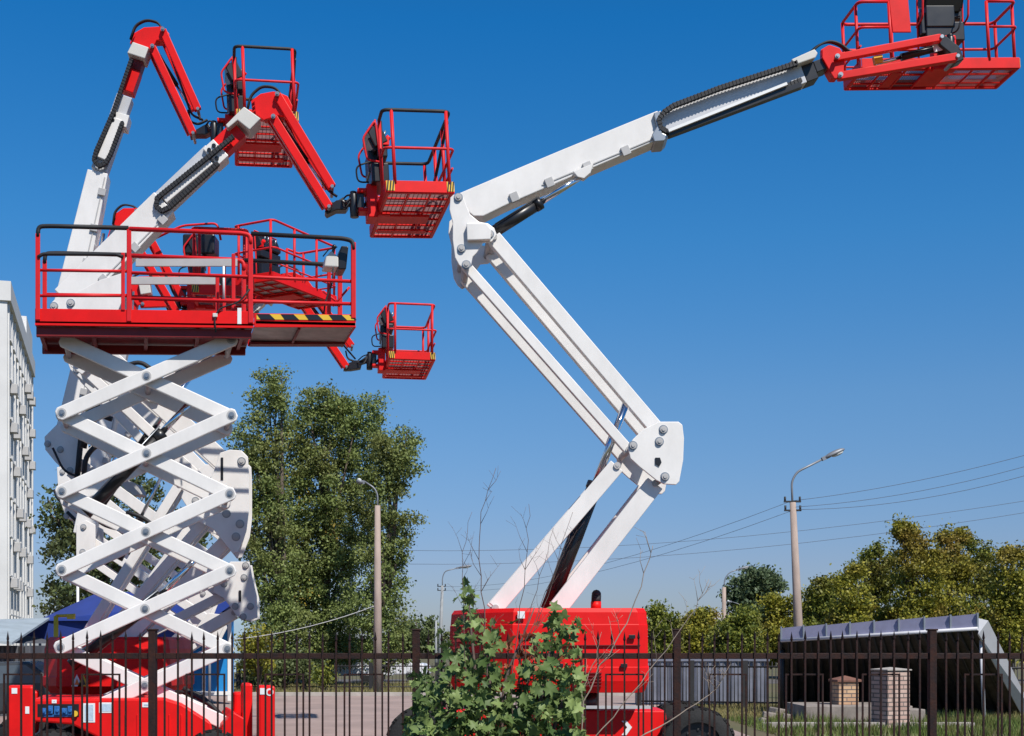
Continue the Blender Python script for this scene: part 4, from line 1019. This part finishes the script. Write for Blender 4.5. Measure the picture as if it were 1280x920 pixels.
cable('pale guy cable from the brown concrete lamp post towards the scissor lift', ((472, 756), (160, 800)), gy(868), 44, .5, .013, 'guy_cable', None, M_GRY)

# ================================================================== LEFT BACKGROUND
# office block
ob = empty('office_block', (-40, 110, 0), 'tall white office block at the left edge with rows of windows and air conditioners', 'building')
M_OB = mat('white_render', (.66, .65, .63), .8, var=.12, vscale=.3); M_WIN = mat('dark_window_glass', (.10, .13, .16), .15, var=.4, vscale=.4)
Ya, Yb_ = 98., 126.; kx = -.288; Xa = XR(9, Ya)
zt_ = H+(HY-338)*Ya/F
def fa(t): return Vector((Xa+kx*(Yb_-Ya)*t, Ya+(Yb_-Ya)*t, 0))
off = Vector((-16, -4.6, 0))
w_ = MB().extr([fa(0), fa(1), fa(1)+off, fa(0)+off], (0, 0, zt_-2.2)).build('wall', M_OB, ob)
MB().extr([fa(0)+Vector((.3, -.1, zt_-2.2)), fa(1)+Vector((.3, -.1, zt_-2.2)), fa(1)+off+Vector((0, 0, zt_-2.2)), fa(0)+off+Vector((0, 0, zt_-2.2))], (0, 0, 1.4)).build('parapet', M_OB, w_)
MB().extr([fa(.72)+Vector((0, 0, zt_-.8)), fa(1)+Vector((0, 0, zt_-.8)), fa(1)+off*.4+Vector((0, 0, zt_-.8)), fa(.72)+off*.4+Vector((0, 0, zt_-.8))], (0, 0, 2.4)).build('roof_house', M_OB, w_)
ud = (fa(1)-fa(0)).normalized(); ot = Vector((ud.y, -ud.x, 0))
Ln = (fa(1)-fa(0)).length; nf = 9; fh = (zt_-3)/nf
wm = None
def wbox(mb, t, z, wd, hh, d0, d1):
    a = fa(0)+ud*(t*Ln-wd/2)+ot*d0+Vector((0, 0, z)); mb.extr([a, a+ud*wd, a+ud*wd+Vector((0, 0, hh)), a+Vector((0, 0, hh))], ot*(d1-d0))
first = None
for f_ in range(nf):
    for k in range(9):
        t = (k+.7)/9.4; z = 1.2+f_*fh
        if first is None:
            mb = MB(); wbox(mb, t, z, 1.7, 1.7, .02, .06); first = mb.build('window', M_WIN, ob); ref = fa(0)+ud*t*Ln+Vector((0, 0, z))
            mf = MB(); wbox(mf, t, z-.1, 1.9, .1, .02, .16); wbox(mf, t, z, .08, 1.7, .065, .09); fr_ = mf.build('window_frame', M_OB, first)
        else:
            o = first.copy(); COL.objects.link(o); o.parent = ob; pos = fa(0)+ud*t*Ln+Vector((0, 0, z)); o.location = pos-ref
            g_ = fr_.copy(); COL.objects.link(g_); g_.parent = o
        if random.random() < .32:
            mb = MB(); wbox(mb, t+.02, z-.9, 1.0, .7, .05, .55); mb.build('air_conditioner', M_GRY, ob, bevel=.02)
for k in range(10):
    mb = MB(); wbox(mb, (k+.2)/9.4, .3, .35, zt_-2.6, .0, .12); mb.build('pilaster', M_OB, w_)
# grey lean-to roof, dark board wall
M_BRD = mat('dark_board', (.10, .105, .12), .8, var=.4, vscale=3, stretch=(6, 1, .3))
sh = empty('workshop_shed', (XR(-10, 33), 33, 0), 'low shed with sloping grey metal roof and dark plank wall at the left edge', 'shed')
MB().box2((XR(-90, 33), 33, 0), (XR(38, 33), 36, 1.72)).build('wall', M_BRD, sh)
pl = MB()
for k in range(20): pl.box2((XR(-88+k*6.2, 33), 32.97, .02), (XR(-86.4+k*6.2, 33), 33, 1.7))
pl.build('batten', M_FEN2, sh)
MB().extr([P(-90, 782, 32.5), P(2, 802, 32.5), P(4, 804, 32.5), P(-90, 800, 32.5)], (0, 4, .0)).build('gable', M_BRD, sh)
MB().add([P(-90, 792, 32.2), P(15, 803, 32.2), P(62, 772, 37), P(-60, 776, 37), P(-90, 794, 32.2), P(15, 806, 32.2), P(62, 774.5, 37), P(-60, 779, 37)], [(0, 1, 2, 3), (7, 6, 5, 4), (0, 4, 5, 1), (1, 5, 6, 2), (2, 6, 7, 3), (3, 7, 4, 0)]).build('roof', mat('grey_blue_roof', (.38, .44, .47), .5, var=.25, vscale=1.5), sh)
# blue canopy
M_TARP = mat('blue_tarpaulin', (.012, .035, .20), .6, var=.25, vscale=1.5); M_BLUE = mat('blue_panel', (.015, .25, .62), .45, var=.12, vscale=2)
tp = empty('market_tent', (XR(170, 39), 39, 0), 'dark blue canvas tent with pitched roof behind the lifts at left', 'tent')
apex = [P(128, 738, 38), P(300, 748, 38)]
e0, e1 = P(46, 776, 37), P(330, 800, 37)
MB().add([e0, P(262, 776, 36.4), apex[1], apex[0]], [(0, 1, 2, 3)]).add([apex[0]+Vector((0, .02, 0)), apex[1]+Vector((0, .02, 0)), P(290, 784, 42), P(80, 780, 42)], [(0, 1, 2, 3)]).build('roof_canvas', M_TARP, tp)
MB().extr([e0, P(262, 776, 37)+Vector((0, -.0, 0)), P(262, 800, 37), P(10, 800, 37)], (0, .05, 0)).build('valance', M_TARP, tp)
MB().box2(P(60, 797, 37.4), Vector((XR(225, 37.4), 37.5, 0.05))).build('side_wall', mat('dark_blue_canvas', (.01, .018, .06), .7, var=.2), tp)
for x in (50, 150, 262): MB().tube([P(x, 790, 37.1), Vector((XR(x, 37.1), 37.1, 0))], .04, 6).build('pole', M_LAMP, tp)
ks = empty('blue_kiosk', (XR(262, 40), 40.5, 0), 'bright blue kiosk with white corner trims standing behind the scissor lift arms', 'kiosk')
zk = H-(868-HY)*40/F; zkt = H+(HY-752)*40/F; zkt = H+(HY-770)*40/F
MB().box2((XR(238, 40), 40, .25), (XR(288, 40), 40.5, zkt)).build('wall', M_BLUE, ks, bevel=.01)
for x in (255, 287): MB().box2((XR(x, 40)-.05, 39.96, .1), (XR(x, 40)+.05, 40, zkt)).build('trim', M_STK, ks)
MB().box2((XR(238, 40), 39.955, .27), (XR(290, 40), 39.995, .38)).build('sill', M_STK, ks)
MB().box2((XR(231, 40), 39.9, .2), (XR(237, 40), 40.2, zkt-.6)).build('door_edge', mat('tan_board', (.45, .30, .14), .7, var=.2), ks)
MB().box2((XR(205, 40), 40.3, .1), (XR(231, 40), 42, zkt-.7)).build('dark_interior', M_BRD, ks)
MB().box2((XR(234, 40), 39.7, zkt), (XR(291, 40), 40.7, zkt+.1)).build('roof', mat('white_metal', (.7, .7, .7), .5), ks)
MB().box2((XR(222, 40), 39.9, .05), (XR(226, 40), 40, zkt-.4)).build('post', M_STK, ks)
yf = empty('yellow_frame', (XR(72, 30), 30, 0), 'yellow steel frame post with a short top arm in front of the blue tent', 'frame')
MB().tube([Vector((XR(70, 30), 30, 0)), P(70, 770, 30)], .055, 6).build('upright', M_YEL, yf)
MB().tube([P(70, 770, 30), P(94, 769, 30)], .035, 6).box(P(89, 771, 30), (.15, .12, .1)).build('top_arm', M_YEL, yf)
wp = empty('white_mast', (XR(97, 36), 36, 0), 'thin white mast standing behind the blue tent, among the leaves', 'mast')
MB().tube([Vector((XR(98, 43), 43, 0)), P(97, 700, 43)], .045, 6).build('pole', M_STK, wp)
# distant building by knee, haze painted into its pale blue colour
tag(MB().box2((XR(286, 90), 90, 0), (XR(322, 90), 96, H+(HY-772)*90/F)).box2((XR(300, 90), 90.5, 0), (XR(313, 90), 94, H+(HY-760)*90/F)).build('distant_house', mat('haze_blue_render', (.40, .52, .60), .8, var=.15, vscale=.5), loc=(XR(300, 90), 90, 0)), 'small haze tinted blue building far behind the lowest knee plate of the left lifts', 'building')
tag(MB().box2((XR(893, 130), 130, 0), (XR(915, 130), 136, H+(HY-765)*130/F)).build('distant_block', mat('pale_brick_render', (.5, .46, .45), .8, var=.15, vscale=.5), loc=(XR(904, 130), 130, 0)), 'small pale flat roofed building behind the small concrete street lamp', 'building')

# parked cars beyond the lot
def car(label, px, Y, L, m, yaw=0):
    X = XR(px, Y); root = empty('parked_car', (X, Y, 0), label, 'car', 'cars parked under the trees')
    xf = Matrix.Translation((X, Y, 0)) @ Matrix.Rotation(R(yaw), 4, 'Z')
    h = L/2
    prof = [(-h, .35), (-h, .75), (-h+.25, .88), (-h*.62, .92), (-h*.38, 1.36), (h*.25, 1.4), (h*.55, .95), (h-.3, .82), (h, .65), (h, .35)]
    MB().extr([(x, -.82, z) for x, z in prof], (0, 1.64, 0)).xf(xf).build('body', m, root, bevel=.06)
    MB().extr([(-h*.55, -.825, .95), (-h*.36, -.825, 1.3), (h*.22, -.825, 1.33), (h*.46, -.825, .97)], (0, 1.65, 0)).xf(xf).build('window', M_WIN, root)
    for x in (-h*.62, h*.62):
        for y in (-.72, .72):
            MB().cyl((x, y-.1, .31), (x, y+.1, .31), .31, 18).xf(xf).build('wheel', M_TYRE, root)
    return root
car('white car parked under the poplars, left of the brown lamp post', 442, 63, 3.7, mat('white_car_paint', (.7, .7, .72), .3), 4)
car('white car parked just right of the brown lamp post base', 490, 66, 3.6, MAT['white_car_paint'], 175)
car('dark car half hidden at the left edge behind the scissor lift', 14, 28, 3.8, mat('dark_car_paint', (.04, .045, .05), .25), 10)

# ================================================================== TREES
tree('tall slender green poplar, leftmost of the big clump by the brown lamp post', [(338, 496, 27, 42), (322, 555, 38, 42), (330, 600, 34, 40), (326, 650, 44, 60), (335, 720, 40, 60), (345, 790, 44, 55)], 58, L_POP, .125, 1.0, 'poplars behind the lot', .3, 352, yellow=5)
tree('widest green poplar in the middle of the big clump', [(398, 525, 44, 40), (372, 560, 26, 34), (370, 640, 34, 60), (366, 740, 34, 60), (420, 508, 30, 28), (455, 540, 48, 50), (405, 600, 62, 62), (440, 650, 58, 60), (400, 700, 66, 60), (415, 770, 66, 60), (400, 815, 60, 36)], 61, L_POP, .125, 1.0, 'poplars behind the lot', .34, 405, yellow=12)
tree('green poplar on the right of the clump with branches jutting over the lamp post', [(492, 570, 36, 44), (500, 655, 28, 15), (480, 600, 34, 36), (482, 700, 36, 44), (470, 760, 44, 54), (478, 812, 36, 36)], 57, L_POP, .125, 1.0, 'poplars behind the lot', .28, 470)
tree('dark green tree behind the scissor arms at left', [(112, 520, 24, 44), (86, 640, 34, 46), (140, 610, 60, 60), (110, 700, 58, 56), (190, 690, 70, 60), (100, 752, 50, 24)], 46, L_DRK, .16, .9, None, .25, 130)
tree('small orange tinged bush tree left of the poplars', [(322, 800, 22, 18), (318, 830, 24, 24)], 50, L_AUT, .13, 1, None, .08, 322, name='bush_tree')
tree('dark shrubby tree low in front of the poplars, right of the blue kiosk', [(330, 842, 30, 22), (372, 838, 34, 22)], 52, L_DRK, .14, 1, None, .08, 350, name='bush_tree')
tree('small bush with hanging foliage under the middle poplar', [(404, 840, 10, 26)], 50, L_OLV, .12, .9, None, .05, 404, name='bush_tree')
tree('distant dark tree between the poplars and the thin street lamp', [(520, 790, 30, 22), (540, 800, 22, 18), (508, 800, 26, 22)], 105, L_DRK, .3, .8, None, .25, 522, clump=.8)
tree('round dark blue green tree standing apart beyond the small concrete lamp', [(944, 735, 34, 28), (920, 752, 16, 22), (955, 728, 24, 22), (945, 775, 36, 30)], 112, L_FAR, .3, 1.1, None, .4, 944, clump=.8)
AG = 'autumn trees in a row at right'
rt = [
 ([(828, 788, 20, 22), (825, 810, 22, 22)], 70, L_OLV, 'small olive tree at the left end of the right hand row, beside the red cover'),
 ([(872, 792, 24, 22), (868, 812, 26, 22)], 72, L_AUT, 'low bushy yellow green tree, second in the right hand row'),
 ([(924, 790, 28, 24), (925, 815, 30, 22)], 68, L_OLV, 'olive tree in front of the round dark blue green one'),
 ([(972, 780, 26, 30), (965, 805, 28, 24), (1008, 772, 26, 30)], 74, L_AUT, 'yellow brown tree directly behind the tall leaning lamp pole'),
 ([(1034, 752, 24, 26), (1030, 785, 30, 30)], 70, L_OLV, 'green brown tree just right of the tall leaning lamp pole'),
 ([(1062, 745, 22, 28), (1065, 785, 28, 28)], 66, L_AUT, 'dark topped yellow tree above the middle of the canopy'),
 ([(1096, 715, 26, 26), (1095, 765, 34, 36)], 72, L_OLV, 'dense olive tree left of the tallest ragged treetop'),
 ([(1138, 684, 20, 26), (1150, 730, 32, 40), (1140, 775, 34, 30)], 68, L_AUT, 'tree with the tallest ragged top in the right hand row'),
 ([(1190, 700, 24, 34), (1185, 760, 34, 40)], 71, L_AUT, 'broad yellow green tree behind the canopy corner'),
 ([(1222, 715, 20, 32), (1225, 770, 30, 40), (1215, 800, 30, 26)], 75, L_OLV, 'olive tree under the pale lamp head at far right'),
 ([(1262, 725, 22, 32), (1268, 780, 28, 40)], 64, L_AUT, 'yellow tree by the right edge, behind the slanted beam'),
 ([(1296, 715, 22, 34), (1300, 780, 30, 44)], 67, L_OLV, 'olive tree cut by the right edge'),
]
for bl2, Y, m_, lab in rt: 
    lo = [(x, 800, rx*1.25, 34) for x, y, rx, ry in bl2[:1]]
    rag = [(x+random.uniform(-.7, .7)*rx, y-ry*random.uniform(.75, 1.1), rx*.3, ry*.35) for x, y, rx, ry in bl2[:2] for _ in range(2)]
    tree(lab, rag+[(x, y, rx*1.18, ry*1.12) for x, y, rx, ry in bl2]+lo, Y, m_, .16, 1.1, AG, .13, clump=.55)

# ================================================================== SHRUB IN FRONT
MY = 10.7
sr = empty('maple_shrub', (XR(610, MY), MY, 0), 'leafy green maple shrub growing in front of the fence, before the right lift cover', 'shrub')
OUT = [-.0]
def maple(C, size, n_):
    base = [(0, -.5), (.12, -.18), (.42, -.32), (.34, -.05), (.52, .16), (.24, .14), (.2, .34), (0, .56), (-.2, .34), (-.24, .14), (-.52, .16), (-.34, -.05), (-.42, -.32), (-.12, -.18)]
    base = np.array([(x, y, .38*abs(x)-.25*y*y+random.uniform(-.05, .05)) for x, y in base]); k = len(base)
    n = len(C); N = rng.normal(size=(n, 3))*np.array([.95, .95, .8])+np.array([.1, -.5, .7]); N /= np.linalg.norm(N, axis=1)[:, None]
    D_ = np.tile(np.array([0., 0, -1.]), (n, 1))+rng.normal(size=(n, 3))*.75; T = np.cross(N, D_); T /= np.linalg.norm(T, axis=1)[:, None]; B = np.cross(T, N)
    s_ = size*rng.uniform(.3, 1.45, n)
    V = C[:, None, :]+s_[:, None, None]*(base[None, :, 0:1]*T[:, None, :]-base[None, :, 1:2]*B[:, None, :]+base[None, :, 2:3]*N[:, None, :])
    V = np.concatenate([V, (C)[:, None, :]], 1)             # centre vertex for a fan
    K = k+1; idx = []
    ii = np.arange(n)[:, None]*K
    tri = np.array([(j, (j+1) % k, k) for j in range(k)])
    Fc = (ii[:, None, :]+tri[None]).reshape(-1, 3)
    return V.reshape(-1, 3), Fc
def top_y(x):                                            # leaf silhouette of the shrub in the photo
    pts = [(508, 905), (522, 868), (535, 830), (560, 815), (572, 790), (578, 742), (590, 738), (600, 775), (612, 790), (628, 800), (640, 842), (655, 838), (662, 800), (680, 786), (690, 775), (712, 778), (722, 795), (727, 840), (730, 925)]
    return np.interp(x, [p[0] for p in pts], [p[1] for p in pts])
C = []
tries = 0
while len(C) < 2100 and tries < 90000:
    tries += 1
    x = random.uniform(506, 732); y = random.uniform(735, 985)
    if y < top_y(x)+random.uniform(-4, 8): continue
    if random.random() > (.34 if y < 835 else .7 if y < 870 else .95): continue
    if 626 < x < 668 and y < 872 and random.random() < .8: continue
    if math.sin(x*.21+y*.13)+math.sin(x*.09-y*.23) < -1.05: continue
    C.append(P(x, y, MY+random.uniform(-.5, .45)))
for (sx, sy, ex, ey, k) in ((584, 800, 584, 736, 26), (690, 830, 694, 764, 26), (530, 860, 514, 842, 10), (610, 800, 628, 782, 14), (715, 800, 724, 780, 10), (560, 820, 548, 800, 10), (655, 870, 662, 835, 16)):
    for i in range(k):
        t = random.random(); C.append(P(sx+(ex-sx)*t+random.gauss(0, 6), sy+(ey-sy)*t+random.gauss(0, 5), MY+random.uniform(-.15, .15)))
C = np.array(C)
V, Fc = maple(C, .096, 0); np_mesh('foliage', V, Fc, L_MAP, sr)
C2 = np.array([P(random.gauss(680, 22), random.gauss(818, 22), MY+random.uniform(-.1, .3)) for _ in range(26)]+[P(random.gauss(655, 10), random.gauss(842, 12), MY+.1) for _ in range(12)])
V, Fc = maple(C2, .10, 0); np_mesh('reddened_foliage', V, Fc, L_RED, sr)['label'] = 'reddened young leaves near the top'
st = MB()
for (x0, pts_) in ((600, [(596, 860), (588, 780), (586, 745)]), (620, [(630, 850), (652, 800), (668, 760)]), (640, [(680, 850), (690, 800), (692, 762)]), (590, [(560, 880), (530, 850)]), (650, [(700, 880), (715, 830)]), (610, [(612, 840), (610, 790)])):
    st.tube([Vector((XR(x0, MY), MY, 0))]+[P(x, y, MY) for x, y in pts_], .018, 6, r2=.005, fillet=.3)
st.build('stem', M_TWIG, sr)

def twig(label, main, Y, r=.008, m=M_TWIG, n=8, ln=.35):
    base = Vector((XR(main[0][0], Y), Y, 0)); root = empty('dry_stem', base, label, 'dry stem', 'bare dry stems by the shrub')
    pts = [P(x, y, Y) for x, y in main]; pts[0] = P(*main[0], Y)
    full = pts
    if main[0][1] > 850: full = [Vector((pts[0].x, Y, 0))]+pts
    # jitter
    fine = []; r *= .72
    for i in range(len(full)-1):
        for k in range(4): fine.append(full[i].lerp(full[i+1], k/4)+Vector((random.gauss(0, .008), random.gauss(0, .01), 0)))
    fine.append(full[-1])
    br = MB().tube(fine, r, 6, r2=r*.3)
    up = [f for f in fine if f.z > 1.3]
    for i in range(n):
        j = random.randrange(max(1, len(up)-2)); p = up[j]; q = up[min(j+1, len(up)-1)]; u = (q-p).normalized() if (q-p).length > 0 else Vector((0, 0, 1))
        sgn = random.choice((-1, 1)); dv = (u*.7+Vector((sgn*.55, random.uniform(-.4, .4), .2))).normalized(); l = ln*random.uniform(.4, 1)*(1-.5*j/len(up))
        e = p+dv*l*.5+Vector((0, 0, .01)); e2 = e+(dv+Vector((random.uniform(-.4, .4), 0, .35))).normalized()*l*.5
        br.tube([p, e, e2], r*.45, 5, r2=r*.15)
        for k in range(2):
            t_ = e.lerp(e2, random.random()); br.tube([t_, t_+Vector((random.uniform(-.08, .08), random.uniform(-.05, .05), random.uniform(.01, .09)))], r*.22, 4)
    br.build('stalk', m, root)
    return root
twig('tallest bare twig, rising before the sky left of the lower white arms', [(612, 880), (604, 780), (599, 700), (600, 640), (620, 585)], 10.5, .008, n=12)
twig('bare twig just left of the tallest one', [(585, 870), (579, 760), (578, 690), (590, 640)], 10.6, .006, n=7)
twig('bare twig crossing the lower white riser arm to its left', [(640, 880), (648, 780), (660, 690), (661, 630)], 10.5, .007, n=6)
twig('dark bare twig fanning up along the black lift cylinder', [(650, 880), (660, 800), (690, 720), (716, 640)], 10.6, .007, n=9)
twig('thin bare twig beside the black lift cylinder, leaning right', [(655, 880), (668, 790), (700, 700), (712, 668)], 10.7, .006, n=7)
twig('short bare twig against the white riser arm left of the black cylinder', [(645, 870), (655, 790), (676, 720), (692, 660)], 10.8, .006, n=6)
twig('pale bare branch slanting over the red cover to the sky at its right', [(728, 876), (760, 818), (790, 766), (812, 700), (816, 682)], 10.6, .010, M_PTWIG, n=9, ln=.3)
twig('pale branch slanting over the red cover, left of the longer one', [(727, 862), (745, 822), (752, 790)], 10.7, .007, M_PTWIG, n=5)
twig('long pale branch reaching far right up to the sky before the trees', [(740, 925), (790, 868), (834, 812), (868, 760), (886, 724)], 10.8, .008, M_PTWIG, n=9, ln=.3)
twig('pale branch lying low across the big tyre', [(795, 925), (850, 893), (888, 868), (900, 855)], 10.6, .010, M_PTWIG, n=6, ln=.3)

# ================================================================== GRASS
def grass(name, label, n, area, hmin, hmax, m, clear=None):
    xs = rng.uniform(area[0], area[2], n); ys = rng.uniform(area[1], area[3], n)
    h = rng.uniform(hmin, hmax, n)*(.6+.8*np.abs(np.sin(xs*1.7)*np.cos(ys*1.3+xs*.4)))
    a = rng.uniform(0, 6.28, n); lean = rng.normal(size=(n, 2))*.25*h[:, None]
    wv = .012*np.stack([np.cos(a), np.sin(a)], 1)
    z0 = np.zeros(n)
    V = np.stack([np.stack([xs-wv[:, 0], ys-wv[:, 1], z0], 1), np.stack([xs+wv[:, 0], ys+wv[:, 1], z0], 1), np.stack([xs+lean[:, 0], ys+lean[:, 1], h], 1)], 1).reshape(-1, 3)
    o = np_mesh(name, V, np.arange(3*n).reshape(n, 3), m); tag(o, label, 'grass', kind='stuff'); return o
grass('tall_grass', 'green tufted grass on the verge round the brick pillars', 17000, (5.0, 25.5, 16.5, 31.5), .04, .26, L_GRS)
grass('verge_grass', 'short green and dry grass near the corrugated wall', 22000, (4.8, 31.5, 16.5, 39), .04, .16, L_DGRS)
grass('strip_grass', 'dry grass strip beyond the lot under the poplars', 30000, (-16, 46.8, 5, 62), .05, .22, L_DGRS)

scene.render.resolution_x = 1024; scene.render.resolution_y = 736
scene.cycles.max_bounces = 8
